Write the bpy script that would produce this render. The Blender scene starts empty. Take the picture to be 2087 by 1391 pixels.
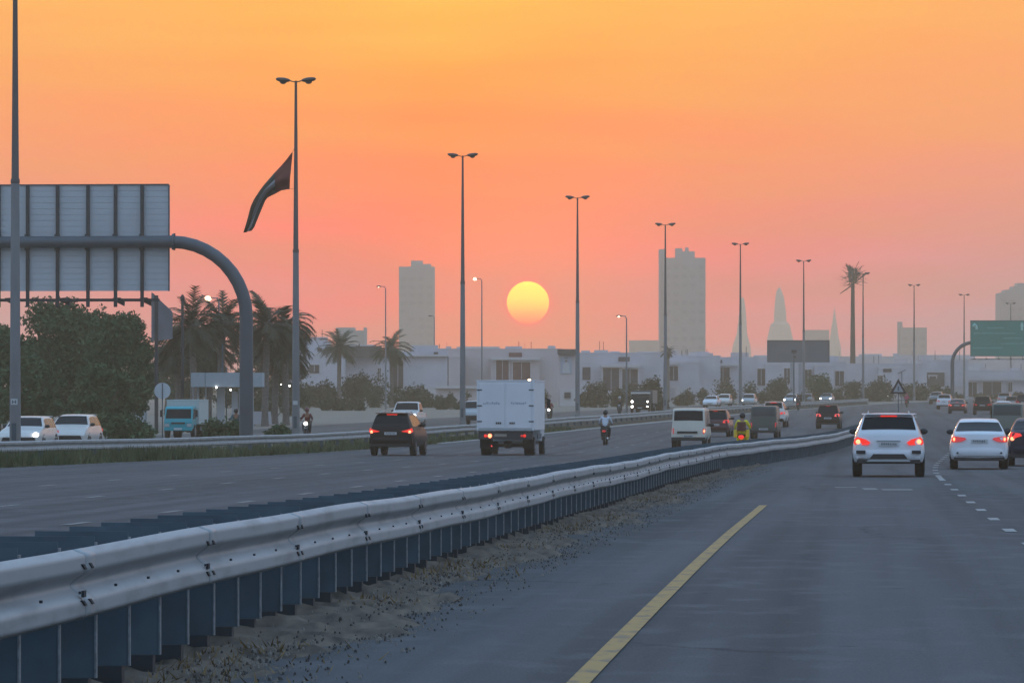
import bpy, bmesh, math, random
from mathutils import Vector, Matrix
R = math.radians
random.seed(7)
scene = bpy.context.scene
COL = scene.collection

# ------------------------------------------------------------------ camera
F = 9300.0                                   # focal length in photo pixels (2087 wide)
CAMZ = 1.8
cam_d = bpy.data.cameras.new('camera')
cam = bpy.data.objects.new('camera', cam_d)
COL.objects.link(cam)
cam.location = (0, 0, CAMZ)
cam.rotation_euler = (R(90), 0, 0)
cam_d.sensor_fit = 'HORIZONTAL'
cam_d.sensor_width = 36.0
cam_d.lens = F / 2087 * 36.0
cam_d.shift_y = (777 - 695.5) / 2087
cam_d.clip_start = 0.5
cam_d.clip_end = 30000
scene.camera = cam
scene.render.engine = 'CYCLES'
scene.cycles.max_bounces = 6
scene.cycles.volume_bounces = 1
scene.cycles.transparent_max_bounces = 8
scene.view_settings.view_transform = 'Standard'
scene.view_settings.look = 'None'
scene.view_settings.gamma = 1
scene.view_settings.exposure = 0.06

# ------------------------------------------------------------------ sky and sun
SUN_EL, SUN_AZ = 0.99, 0.20                  # degrees above the horizon / right of +Y
world = bpy.data.worlds.new('World')
scene.world = world
world.use_nodes = True
wt = world.node_tree
wt.nodes.clear()
def wn(t, **kw):
    n = wt.nodes.new(t)
    for k, v in kw.items():
        setattr(n, k, v)
    return n
def wl(a, b): wt.links.new(a, b)
def wmath(op, a, b=None, c=None, clamp=False):
    n = wn('ShaderNodeMath', operation=op, use_clamp=clamp)
    for i, v in enumerate((a, b, c)):
        if v is None: continue
        if isinstance(v, (int, float)): n.inputs[i].default_value = v
        else: wl(v, n.inputs[i])
    return n.outputs[0]
def wmix(f, a, b, bt='MIX'):
    n = wn('ShaderNodeMix', data_type='RGBA', blend_type=bt)
    for s, v in ((n.inputs[0], f), (n.inputs[6], a), (n.inputs[7], b)):
        if isinstance(v, (int, float)): s.default_value = v
        elif isinstance(v, tuple): s.default_value = (*v, 1)
        else: wl(v, s)
    return n.outputs[2]
def ramp(fac, stops):
    n = wn('ShaderNodeValToRGB')
    cr = n.color_ramp
    while len(cr.elements) < len(stops): cr.elements.new(0.5)
    for e, (p, c) in zip(cr.elements, stops):
        e.position = p; e.color = (*c, 1)
    wl(fac, n.inputs[0])
    return n.outputs[0]
def srgb(r, g, b):
    f = lambda c: ((c/255+.055)/1.055)**2.4 if c > 10 else c/255/12.92
    return (f(r), f(g), f(b))
tc = wn('ShaderNodeTexCoord')
sx = wn('ShaderNodeSeparateXYZ'); wl(tc.outputs['Generated'], sx.inputs[0])
dx, dy, dz = sx.outputs
el = wmath('MULTIPLY', wmath('ARCSINE', dz), 57.29578)                 # elevation, degrees
az = wmath('MULTIPLY', wmath('ARCTAN2', dx, dy), 57.29578)             # azimuth right of +Y
# slow unevenness of the dusty air
nz = wn('ShaderNodeTexNoise'); nz.inputs['Scale'].default_value = 14.0; nz.inputs['Detail'].default_value = 5.0
mp = wn('ShaderNodeMapping'); mp.inputs['Scale'].default_value = (1, 1, 9)
wl(tc.outputs['Generated'], mp.inputs[0]); wl(mp.outputs[0], nz.inputs['Vector'])
el_n = wmath('ADD', el, wmath('MULTIPLY', wmath('SUBTRACT', nz.outputs[0], 0.5), 1.9))
e10 = wmath('DIVIDE', el_n, 10.0, clamp=True)
HAZE_D, HAZE_TOP, HAZE_END = 0.00048, 71.0, 3320.0
HZ = (0.47, 0.34, 0.26)                      # light the haze itself sends back
def behind(rgb, e):                          # sky radiance that shows as rgb once seen through the haze
    L_ = min(HAZE_END, (HAZE_TOP-CAMZ)/max(math.tan(R(e)), 1e-4))
    T_ = math.exp(-HAZE_D*L_)
    return tuple(max(0.0, (c-(1-T_)*h)/T_) for c, h in zip(srgb(*rgb), HZ))
def stops(tab): return [(e/10, behind(c, e)) for e, c in tab]
low = stops([(0, (218, 160, 148)), (0.5, (232, 152, 130)), (1.0, (248, 144, 106)), (1.5, (254, 142, 92)), (2.0, (255, 144, 84)), (3.0, (255, 154, 84)),
       (4.0, (255, 174, 86)), (5.0, (255, 192, 92)), (7.5, (250, 205, 150)), (10, (225, 205, 190))])
off = stops([(0, (190, 168, 165)), (0.5, (196, 164, 160)), (1.0, (205, 160, 152)), (1.5, (213, 157, 145)), (2.0, (223, 157, 137)), (3.0, (242, 162, 120)),
       (4.0, (248, 168, 110)), (5.0, (252, 178, 106)), (7.5, (240, 196, 155)), (10, (215, 200, 192))])
c1 = ramp(e10, low)
c2 = ramp(e10, off)
da = wmath('ABSOLUTE', wmath('ADD', az, 0.9))
side = wmath('SMOOTH_MIN', wmath('DIVIDE', da, 7.5), 1.0, 0.3)
wide = wmix(wmath('DIVIDE', wmath('SUBTRACT', da, 9.0), 26.0, clamp=True), c2, srgb(170, 188, 212))
horizon = wmix(side, c1, wide)
up = ramp(wmath('DIVIDE', el, 90.0, clamp=True), [(0.0, (0.78, 0.70, 0.80)), (0.15, (0.54, 0.66, 0.93)), (0.5, (0.41, 0.67, 1.04)), (1.0, (0.36, 0.66, 1.06))])
sky = wmix(wmath('DIVIDE', wmath('SUBTRACT', el, 6.0), 16.0, clamp=True), horizon, up)
# halo and disc of the sun
sd = Vector((math.sin(R(SUN_AZ))*math.cos(R(SUN_EL)), math.cos(R(SUN_AZ))*math.cos(R(SUN_EL)), math.sin(R(SUN_EL))))
vs = wn('ShaderNodeVectorMath', operation='SUBTRACT'); wl(tc.outputs['Generated'], vs.inputs[0]); vs.inputs[1].default_value = sd
ln = wn('ShaderNodeVectorMath', operation='LENGTH'); wl(vs.outputs[0], ln.inputs[0])
ang = wmath('MULTIPLY', ln.outputs['Value'], 57.29578)
halo = wmath('POWER', 2.71828, wmath('MULTIPLY', wmath('MULTIPLY', ang, ang), -0.45))
sky = wmix(wmath('MULTIPLY', halo, 0.55), sky, (2.2, 0.42, 0.0))
halo2 = wmath('POWER', 2.71828, wmath('MULTIPLY', wmath('SUBTRACT', ang, 0.26), -16.0))
sky = wmix(wmath('MINIMUM', wmath('MULTIPLY', halo2, 0.7), 0.7), sky, (3.2, 0.05, 0.0))
inside = wmath('MULTIPLY', wmath('SUBTRACT', 0.268, ang), 120.0, clamp=True)
tpos = wmath('MULTIPLY', wmath('ADD', wmath('SUBTRACT', el, SUN_EL), 0.268), 1.866, clamp=True)
disc = ramp(tpos, [(0.0, (4.6, 0.30, 0.0)), (0.12, (5.0, 0.60, 0.0)), (0.26, (5.2, 1.1, 0.0)), (0.40, (5.2, 1.7, 0.0)), (0.58, (5.2, 2.4, 0.0)), (1.0, (5.0, 3.2, 0.0))])
sky = wmix(inside, sky, disc)
bg = wn('ShaderNodeBackground'); wl(sky, bg.inputs[0]); bg.inputs[1].default_value = 1.0
nis = wn('ShaderNodeTexSky'); nis.sky_type = 'NISHITA'; nis.sun_disc = False
nis.sun_elevation = R(SUN_EL); nis.sun_rotation = R(SUN_AZ)
bg2 = wn('ShaderNodeBackground'); 
hi = wmath('DIVIDE', wmath('SUBTRACT', el, 6.0), 16.0, clamp=True)   # the clear sky shows only above the dust layer
wl(wmix(hi, (0.0, 0.0, 0.0), nis.outputs[0]), bg2.inputs[0]); bg2.inputs[1].default_value = 0.05
ad = wn('ShaderNodeAddShader'); wl(bg.outputs[0], ad.inputs[0]); wl(bg2.outputs[0], ad.inputs[1])
wo = wn('ShaderNodeOutputWorld'); wl(ad.outputs[0], wo.inputs[0])
sun_d = bpy.data.lights.new('sun', 'SUN')
sun_d.energy = 0.6; sun_d.angle = R(2.0); sun_d.color = (1.0, 0.50, 0.26)
sun = bpy.data.objects.new('sun', sun_d); COL.objects.link(sun)
sun.rotation_euler = (R(90 - SUN_EL), 0, R(180 - SUN_AZ))

# ------------------------------------------------------------------ materials
MATS = {}
def mat(name, col, rough=0.6, metal=0.0, noise=0.0, scale=8.0, spec=0.5, coat=0.0, bump=0.0, stretch=(1, 1, 1), col2=None, obj=True, emit=None, es=1.0, detail=4.0, pos=(.3, .7)):
    if name in MATS: return MATS[name]
    m = bpy.data.materials.new(name); m.use_nodes = True
    nt = m.node_tree; b = nt.nodes['Principled BSDF']
    b.inputs['Base Color'].default_value = (*col, 1)
    b.inputs['Roughness'].default_value = rough
    b.inputs['Metallic'].default_value = metal
    b.inputs['Specular IOR Level'].default_value = spec
    b.inputs['Coat Weight'].default_value = coat
    if emit:
        b.inputs['Emission Color'].default_value = (*emit, 1)
        b.inputs['Emission Strength'].default_value = es
    if noise or bump:
        t = nt.nodes.new('ShaderNodeTexCoord'); mpn = nt.nodes.new('ShaderNodeMapping')
        mpn.inputs['Scale'].default_value = stretch
        nt.links.new(t.outputs['Object'], mpn.inputs[0])
        n = nt.nodes.new('ShaderNodeTexNoise'); n.inputs['Scale'].default_value = scale; n.inputs['Detail'].default_value = detail
        nt.links.new(mpn.outputs[0], n.inputs['Vector'])
        if noise:
            r = nt.nodes.new('ShaderNodeValToRGB'); r.color_ramp.elements[0].position = pos[0]; r.color_ramp.elements[1].position = pos[1]
            c2_ = col2 or tuple(c*(1+noise) for c in col); c1_ = col if col2 else tuple(c*(1-noise) for c in col)
            r.color_ramp.elements[0].color = (*c1_, 1); r.color_ramp.elements[1].color = (*c2_, 1)
            nt.links.new(n.outputs[0], r.inputs[0]); nt.links.new(r.outputs[0], b.inputs['Base Color'])
        if bump:
            bp = nt.nodes.new('ShaderNodeBump'); bp.inputs['Strength'].default_value = bump; bp.inputs['Distance'].default_value = 0.02
            nt.links.new(n.outputs[0], bp.inputs['Height']); nt.links.new(bp.outputs[0], b.inputs['Normal'])
    MATS[name] = m
    return m
def emis(name, col, s):
    return mat(name, (0.02, 0.02, 0.02), 0.4, emit=col, es=s)

def asphalt(name, a, b_, streak=0.6):
    m = bpy.data.materials.new(name); m.use_nodes = True
    nt = m.node_tree; N = nt.nodes; Lk = nt.links.new; bs = N['Principled BSDF']
    t = N.new('ShaderNodeTexCoord')
    def noise(scale, st, det=4):
        mm = N.new('ShaderNodeMapping'); mm.inputs['Scale'].default_value = st; Lk(t.outputs['Object'], mm.inputs[0])
        n = N.new('ShaderNodeTexNoise'); n.inputs['Scale'].default_value = scale; n.inputs['Detail'].default_value = det; Lk(mm.outputs[0], n.inputs['Vector'])
        return n.outputs[0]
    def rmp(f, lo, hi):
        r = N.new('ShaderNodeMapRange'); r.inputs[1].default_value = lo; r.inputs[2].default_value = hi; r.clamp = True; Lk(f, r.inputs[0]); return r.outputs[0]
    def mx(f, ca, cb, bt='MIX'):
        n = N.new('ShaderNodeMix'); n.data_type = 'RGBA'; n.blend_type = bt
        for s, v in ((n.inputs[0], f), (n.inputs[6], ca), (n.inputs[7], cb)):
            if isinstance(v, (int, float)): s.default_value = v
            elif isinstance(v, tuple): s.default_value = (*v, 1)
            else: Lk(v, s)
        return n.outputs[2]
    skew = (1.0, 0.02, 1.0)
    c = mx(rmp(noise(0.09, (1, 0.35, 1)), .35, .65), a, b_)
    # wheel tracks and oil streaks running along the lanes
    mm = N.new('ShaderNodeMapping'); mm.inputs['Rotation'].default_value = (0, 0, R(4.4)); Lk(t.outputs['Object'], mm.inputs[0])
    mm2 = N.new('ShaderNodeMapping'); mm2.inputs['Scale'].default_value = (1.3, 0.012, 1); Lk(mm.outputs[0], mm2.inputs[0])
    ns = N.new('ShaderNodeTexNoise'); ns.inputs['Scale'].default_value = 1.0; ns.inputs['Detail'].default_value = 3; Lk(mm2.outputs[0], ns.inputs['Vector'])
    c = mx(rmp(ns.outputs[0], .42, .68), c, tuple(x*(1-streak*.45) for x in a))
    c = mx(rmp(noise(1.7, (1, .5, 1), 6), .52, .85), c, tuple(min(1, x*1.18) for x in b_))
    # hairline cracks, a few sealed, and oil drips
    vm = N.new('ShaderNodeMapping'); vm.inputs['Scale'].default_value = (.45, .16, 1); Lk(t.outputs['Object'], vm.inputs[0])
    wv = N.new('ShaderNodeTexNoise'); wv.inputs['Scale'].default_value = 1.3; wv.inputs['Detail'].default_value = 6; Lk(t.outputs['Object'], wv.inputs['Vector'])
    wa = N.new('ShaderNodeVectorMath'); wa.operation = 'MULTIPLY_ADD'; Lk(wv.outputs['Color'], wa.inputs[0]); wa.inputs[1].default_value = (.35, .35, 0); Lk(vm.outputs[0], wa.inputs[2])
    vo = N.new('ShaderNodeTexVoronoi'); vo.feature = 'DISTANCE_TO_EDGE'; vo.inputs['Scale'].default_value = .55; Lk(wa.outputs[0], vo.inputs['Vector'])
    cr = rmp(vo.outputs['Distance'], .012, .002)
    mk = rmp(noise(.22, (1, .4, 1), 2), .50, .60)
    mu = N.new('ShaderNodeMath'); mu.operation = 'MULTIPLY'; Lk(cr, mu.inputs[0]); Lk(mk, mu.inputs[1])
    mu2 = N.new('ShaderNodeMath'); mu2.operation = 'MULTIPLY'; Lk(mu.outputs[0], mu2.inputs[0]); mu2.inputs[1].default_value = .55
    c = mx(mu2.outputs[0], c, (.02, .02, .022))
    v3 = N.new('ShaderNodeTexVoronoi'); v3.inputs['Scale'].default_value = 1.1; Lk(t.outputs['Object'], v3.inputs['Vector'])
    c = mx(rmp(v3.outputs['Distance'], .10, .03), c, mx(.4, c, (.015, .015, .018)))
    c = mx(rmp(noise(.6, (1, .6, 1), 5), .60, .72), c, mx(.12, c, (.19, .19, .19)))
    fine = noise(55, (1, 1, 1), 3)
    c = mx(rmp(fine, .35, .7), mx(0.35, c, (0, 0, 0)), c)
    Lk(c, bs.inputs['Base Color'])
    bs.inputs['Roughness'].default_value = 0.92
    bs.inputs['Specular IOR Level'].default_value = 0.12
    bp = N.new('ShaderNodeBump'); bp.inputs['Strength'].default_value = .35; bp.inputs['Distance'].default_value = .01
    Lk(noise(90, (1, 1, 1), 3), bp.inputs['Height']); Lk(bp.outputs[0], bs.inputs['Normal'])
    return m

M_ASPH = asphalt('asphalt', (0.108, 0.112, 0.118), (0.142, 0.146, 0.152))
M_ASPH2 = asphalt('asphalt_service', (0.13, 0.125, 0.12), (0.19, 0.175, 0.165))
M_SAND = mat('sandy_soil', (0.16, 0.135, 0.11), 0.95, noise=1, col2=(0.27, 0.225, 0.175), scale=0.35, bump=.3)
M_GRASSG = mat('grassy_soil', (0.035, 0.055, 0.022), 0.95, noise=1, col2=(0.13, 0.12, 0.07), scale=0.7, bump=.4, detail=8)
M_DIRT = mat('shoulder_dirt', (0.028, 0.020, 0.013), 0.95, noise=1, col2=(0.155, 0.120, 0.085), scale=4.2, bump=1.0, detail=12, stretch=(1.6, .35, 1))
M_YEL = mat('yellow_paint', (0.20, 0.15, 0.09), 0.85, noise=1, col2=(0.37, 0.235, 0.08), scale=7, detail=12, stretch=(1, .35, 1), pos=(.36, .50))
M_WHT = mat('road_white', (0.30, 0.30, 0.29), 0.8, noise=.35, scale=9)
M_FADE = mat('road_white_faded', (0.20, 0.20, 0.19), 0.8, noise=.3, scale=9)
M_GALV = mat('galvanised', (0.19, 0.20, 0.20), 0.6, metal=.3, noise=1, col2=(.345, .36, .365), scale=2.2, detail=10, stretch=(3, .5, 2.5), pos=(.18, .5))
M_GALVD = mat('galvanised_dark', (0.058, 0.090, 0.112), 0.7, metal=.0, noise=.25, scale=3)
M_FLANGE = mat('post_flange', (0.22, 0.25, 0.27), 0.5, metal=.4, noise=.3, scale=25)
M_BOLT = mat('bolt', (0.03, 0.04, 0.05), 0.6, metal=.5)
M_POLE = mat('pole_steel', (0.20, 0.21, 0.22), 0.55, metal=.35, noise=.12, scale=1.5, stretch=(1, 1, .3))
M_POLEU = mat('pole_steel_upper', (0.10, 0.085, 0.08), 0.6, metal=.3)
M_LUM = mat('luminaire', (0.07, 0.06, 0.055), 0.5, metal=.3)
M_GANT = mat('gantry_steel', (0.085, 0.10, 0.115), 0.5, metal=.35, noise=.12, scale=.8)
M_SBACK = mat('sign_back', (0.46, 0.50, 0.53), 0.55, metal=.15, noise=.06, scale=.6)
M_DARK = mat('dark_steel', (0.03, 0.035, 0.04), 0.6)
M_RUB = mat('rubber', (0.012, 0.012, 0.014), 0.85)
M_RIM = mat('alloy', (0.28, 0.29, 0.30), 0.35, metal=.7)
M_BLKP = mat('black_plastic', (0.015, 0.017, 0.02), 0.55)
M_GLASS = mat('car_glass', (0.006, 0.010, 0.015), 0.14, spec=.14)
M_CHROME = mat('chrome', (0.5, 0.5, 0.5), 0.2, metal=1)
M_PLATE = mat('number_plate', (0.5, 0.52, 0.52), 0.5)
M_INK = mat('plate_ink', (0.10, 0.12, 0.14), 0.6)
M_BRAKE = emis('brake_glow', (1.0, 0.03, 0.015), 0.9)
M_HOT = emis('brake_hot', (1.0, 0.22, 0.10), 4.0)
M_REDL = mat('red_lens', (0.35, 0.02, 0.02), 0.2, emit=(1, .05, .06), es=.35)
M_REDM = emis('tail_mid', (1.0, 0.10, 0.10), 1.1)
M_HEADL = emis('headlamp_lit', (1.0, 0.93, 0.85), 9.0)
M_HEADO = mat('headlamp_off', (0.35, 0.38, 0.4), 0.15, spec=.8)
M_AMB = emis('amber_lit', (1.0, 0.45, 0.10), 3.0)
M_CONC = mat('concrete', (0.36, 0.35, 0.33), 0.85, noise=.12, scale=1.2)

def paint(name, c, rough=.32, coat=.3):
    return mat('paint_'+name, c, rough, spec=.4 if coat > .2 else .2, coat=coat, noise=.04, scale=1.2)
P_WHITE = paint('white', (0.66, 0.69, 0.72))
P_WHITE2 = paint('white_warm', (0.62, 0.60, 0.56))
P_BLACK = paint('black', (0.006, 0.006, 0.009), .4, .08)
P_NAVY = paint('navy', (0.010, 0.012, 0.03), .38, .1)
P_DRED = paint('dark_red', (0.06, 0.015, 0.02))
P_GREY = paint('grey', (0.10, 0.11, 0.12))
P_SILV = paint('silver', (0.34, 0.37, 0.38))
P_GREEN = paint('grey_green', (0.045, 0.065, 0.055), .45)
P_CREAM = paint('cream', (0.56, 0.54, 0.46), .45)
P_TAN = paint('tan', (0.40, 0.32, 0.22), .5)
P_TEAL = paint('teal', (0.0, 0.30, 0.35), .45)
P_YELL = paint('yellow', (0.62, 0.50, 0.03), .5)
P_RED = paint('red', (0.30, 0.02, 0.03), .5)

# ------------------------------------------------------------------ mesh helpers
class MB:
    def __init__(s): s.v = []; s.f = []; s.m = []
    def add(s, vs, fs, mi=0):
        o = len(s.v); s.v += [tuple(v) for v in vs]
        s.f += [tuple(i+o for i in f) for f in fs]; s.m += [mi]*len(fs)
        return s
    def box(s, c, d, rz=0, mi=0, rx=0, ry=0):
        x, y, z = d[0]/2, d[1]/2, d[2]/2
        M_ = Matrix.Translation(c) @ Matrix.Rotation(rz, 4, 'Z') @ Matrix.Rotation(ry, 4, 'Y') @ Matrix.Rotation(rx, 4, 'X')
        vs = [M_ @ Vector(p) for p in ((-x,-y,-z),(x,-y,-z),(x,y,-z),(-x,y,-z),(-x,-y,z),(x,-y,z),(x,y,z),(-x,y,z))]
        return s.add(vs, [(0,3,2,1),(4,5,6,7),(0,1,5,4),(1,2,6,5),(2,3,7,6),(3,0,4,7)], mi)
    def tube(s, pts, rad, n=10, mi=0, cap=True):
        pts = [Vector(p) for p in pts]
        if isinstance(rad, (int, float)): rad = [rad]*len(pts)
        rings = []; a = None
        for i, p in enumerate(pts):
            t = (pts[min(i+1, len(pts)-1)] - pts[max(i-1, 0)]).normalized()
            if a is None:
                a = t.cross(Vector((0, 0, 1)));
                if a.length < 1e-3: a = Vector((1, 0, 0))
            a = (a - t*a.dot(t)).normalized(); b = t.cross(a)
            rings.append([p + (a*math.cos(2*math.pi*k/n) + b*math.sin(2*math.pi*k/n))*rad[i] for k in range(n)])
        return s.loft(rings, mi, cap)
    def loft(s, rings, mi=0, cap=True, closed=True):
        n = len(rings[0]); vs = [p for r in rings for p in r]; fs = []
        for i in range(len(rings)-1):
            for k in range(n if closed else n-1):
                k2 = (k+1) % n
                fs.append((i*n+k, i*n+k2, (i+1)*n+k2, (i+1)*n+k))
        if cap and closed:
            fs.append(tuple(range(n-1, -1, -1))); fs.append(tuple((len(rings)-1)*n+k for k in range(n)))
        return s.add(vs, fs, mi)
    def prism(s, pts, d, axis='y', mi=0):
        """pts in the plane; extruded by d along axis, starting at third coordinate given in pts"""
        n = len(pts)
        dv = {'x': Vector((d,0,0)), 'y': Vector((0,d,0)), 'z': Vector((0,0,d))}[axis]
        a = [Vector(p) for p in pts]; vs = a + [p+dv for p in a]
        fs = [tuple(range(n-1,-1,-1)), tuple(range(n, 2*n))] + [(i, (i+1)%n, (i+1)%n+n, i+n) for i in range(n)]
        return s.add(vs, fs, mi)
    def ball(s, c, r, n=10, m=6, mi=0, sc=(1,1,1)):
        rings = []
        for i in range(m+1):
            ph = math.pi*i/m; rr = max(math.sin(ph), .02)
            rings.append([(c[0]+r*sc[0]*rr*math.cos(2*math.pi*k/n), c[1]+r*sc[1]*rr*math.sin(2*math.pi*k/n), c[2]-r*sc[2]*math.cos(ph)) for k in range(n)])
        return s.loft(rings, mi)
    def build(s, name, mats, parent=None, smooth=False, fix=True, bevel=0, loc=None, rz=None):
        me = bpy.data.meshes.new(name)
        me.from_pydata(s.v, [], s.f)
        if not isinstance(mats, (list, tuple)): mats = [mats]
        for m in mats: me.materials.append(m)
        if len(mats) > 1:
            for p, i in zip(me.polygons, s.m): p.material_index = i
        if fix:
            bm = bmesh.new(); bm.from_mesh(me); bmesh.ops.recalc_face_normals(bm, faces=bm.faces[:]); bm.to_mesh(me); bm.free()
        if smooth:
            for p in me.polygons: p.use_smooth = True
            if smooth != 2:
                try: me.set_sharp_from_angle(angle=R(38))
                except Exception: pass
        o = bpy.data.objects.new(name, me); COL.objects.link(o)
        if parent: o.parent = parent
        if bevel:
            b = o.modifiers.new('bevel', 'BEVEL'); b.width = bevel; b.segments = 2; b.limit_method = 'ANGLE'
        if loc: o.location = loc
        if rz is not None: o.rotation_euler = (0, 0, rz)
        return o
USED = set()
def tag(o, label, cat, group=None):
    assert label not in USED, label
    assert 4 <= len(label.split()) <= 16, (len(label.split()), label)
    USED.add(label)
    o['label'] = label; o['category'] = cat
    if group: o['group'] = group
    return o
def thing(name, label, cat, loc=(0,0,0), rz=0, group=None):
    o = bpy.data.objects.new(name, None); COL.objects.link(o)
    o.location = loc; o.rotation_euler = (0, 0, rz); o.empty_display_size = .3
    return tag(o, label, cat, group)
def struct(o, kind='structure'): o['kind'] = kind; return o
def clone(o, parent=None):
    c = o.copy(); COL.objects.link(c)
    if parent: c.parent = parent
    for ch in list(o.children): clone(ch, c)
    return c

# ------------------------------------------------------------------ the lie of the land
def interp(tab, x):
    if x <= tab[0][0]:
        (a, b), (c, d) = tab[0], tab[1]; return b + (d-b)/(c-a)*(x-a)
    for (a, b), (c, d) in zip(tab, tab[1:]):
        if x <= c: return b + (d-b)*(x-a)/(c-a)
    (a, b), (c, d) = tab[-2], tab[-1]; return d + (d-b)/(c-a)*(x-c)
def smooth_interp(tab, x, w=10):
    return sum(interp(tab, x+w*k/3) for k in (-3,-2,-1,0,1,2,3))/7
GT = [(-60,1.74),(0,1.74),(22,1.765),(29,1.79),(35,1.83),(45,1.885),(54,1.96),(84,2.24),(119,2.5),(136,2.65),(163,2.86),(186,3.04),(216,3.15),(260,3.2),(400,3.2),(9e3,3.2)]
def G(Y): return CAMZ - smooth_interp(GT, Y, 8 if Y < 100 else 14)
ST = [(0,.0765),(110,.0765),(160,.105),(300,.115),(420,.134),(570,.163),(720,.19),(900,.225),(1400,.29)]
_D = {}
def _mkD():
    y, x = 61.5, 6.72
    ys = [y]; 
    tab = [(y, x)]
    while y < 1500:
        x += interp(ST, y+1)*2; y += 2; tab.append((y, x))
    return tab
DT = _mkD()
def D(Y):                                    # first lane line of the near carriageway
    if Y <= 61.5: return 6.72 + (Y-61.5)*.0745
    i = min(int((Y-61.5)/2), len(DT)-2)
    a, b = DT[i], DT[i+1]
    return a[1] + (b[1]-a[1])*(Y-a[0])/2
def B(Y):
    if Y <= 61.5: return .52 + (Y-61.5)*.0765
    return D(Y) - interp([(0,6.2),(95,6.2),(130,6.0),(200,5.2),(1500,5.2)], max(Y, 0))
PT = [(86.5,-23.3),(160.7,-17.4),(235,-11.2),(309,-3.4),(383.5,5.4),(457.8,15.3),(532,26.6),(606,38.7),(680.6,52.4),(755,66.4),(829,82),(903,98.7),(1100,148)]
def P(Y): return interp(PT, Y)
LT = [(40,-29),(100,-21.3),(142,-15.9),(177,-11.2),(218,-5.2),(286,2.9),(350,10.8),(437,21.5),(513,32.2),(661,54.6),(800,79),(1000,120),(1400,220)]
def Lf(Y): return smooth_interp(LT, Y, 18)
def HD(fn, Y): return math.atan((fn(Y+4)-fn(Y-4))/8)
def X_at(px, Y): return (px-1043.5)*Y/F
def Z_at(py, Y): return CAMZ - (py-777)*Y/F

def strip(name, fl, fr, Ys, dz, m, nx=1, parent=None):
    mb = MB(); rows = []
    for Y in Ys:
        l, r = fl(Y), fr(Y)
        rows.append([(l+(r-l)*k/nx, Y, G(Y)+dz) for k in range(nx+1)])
    mb.loft(rows, closed=False, cap=False)
    return mb.build(name, m, parent, smooth=2)
YS = [-40, -10] + [i*4 for i in range(0, 80)] + [i*12+320 for i in range(0, 110)]
g_rows = [-60, -20, 0] + [i*5 for i in range(1, 60)] + [320, 400, 600, 1000, 2000, 3350]
mb = MB(); mb.loft([[(x, Y, G(Y)) for x in (-700, -300, -60, 0, 60, 300, 700, 1100)] for Y in g_rows], closed=False, cap=False)
struct(mb.build('ground', M_SAND, smooth=2))
struct(strip('road', Lf, lambda Y: D(Y)+19.5, YS, .010, M_ASPH, 6))
struct(strip('verge', lambda Y: P(Y)-.7, lambda Y: Lf(Y)-.15, [y for y in YS if 60 < y < 330], .010, M_GRASSG, 4))
struct(strip('service_road', lambda Y: P(Y)-13.5, lambda Y: P(Y)-.9, [y for y in YS if 60 < y], .014, M_ASPH2, 3))
mb = MB()
mb.loft([[(Lf(Y)-3.2, Y, G(Y)-.05), (Lf(Y)-2.6, Y, G(Y)+.42*min(1, (Y-225)/60)), (Lf(Y)-1.9, Y, G(Y)+.46*min(1, (Y-225)/60)+.03*math.sin(Y*.7)), (Lf(Y)-1.3, Y, G(Y)-.05)] for Y in [225+i*4 for i in range(105)]], cap=True)
struct(mb.build('verge_bank', mat('bank_soil', (.05,.045,.035), .95, noise=1, col2=(.14,.12,.085), scale=.9, detail=8), smooth=2))
# kerb along the far side of the main road
mb = MB()
mb.loft([[(Lf(Y)-.25, Y, G(Y)-.05), (Lf(Y)-.25, Y, G(Y)+.05), (Lf(Y)-.02, Y, G(Y)+.05), (Lf(Y), Y, G(Y)-.05)] for Y in YS if 228 < Y < 1200], cap=True)
struct(mb.build('kerb', M_CONC))

def dashes(name, fn, w, y0, y1, ln_, step, m):
    mb = MB(); y = y0
    while y < y1:
        n = max(1, int(ln_/4)); rows = []
        for k in range(n+1):
            yy = y + ln_*k/n
            rows.append([(fn(yy)-w/2, yy, G(yy)+.018), (fn(yy)+w/2, yy, G(yy)+.018)])
        mb.loft(rows, closed=False, cap=False); y += step
    return struct(mb.build(name, m))
dashes('lane_marking', D, .16, 39.3, 400, 1.7, 7.3, M_WHT)
dashes('lane_marking', D, .14, 114, 124, 9, 400, M_WHT)
dashes('lane_marking', lambda Y: D(Y)+3.7, .18, 60, 600, 1.7, 7.3, M_WHT)
dashes('lane_marking', lambda Y: D(Y)+7.4, .18, 60, 600, 1.7, 7.3, M_WHT)
for o_ in (-3.4, -7.2, -10.9, -14.5):
    dashes('lane_marking', lambda Y, o_=o_: B(Y)+o_, .15, 45.2+o_, 330, 1.9, 9.1, M_FADE)
dashes('edge_marking', lambda Y: D(Y)-3.75, .14, 12, 81, 69, 400, M_YEL)
mb = MB()
for x0, x1, yy, w in ((1757, 1786, 99.5, .7), (1796, 1858, 98.5, .5), (1700, 1745, 101.5, .3)):
    a, b = X_at(x0, yy), X_at(x1, yy)
    mb.add([(a, yy-w, G(yy)+.018), (b, yy-w, G(yy)+.018), (b+.03, yy+w, G(yy)+.018), (a+.03, yy+w, G(yy)+.018)], [(0,1,2,3)])
struct(mb.build('road_marking', M_FADE))

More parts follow.
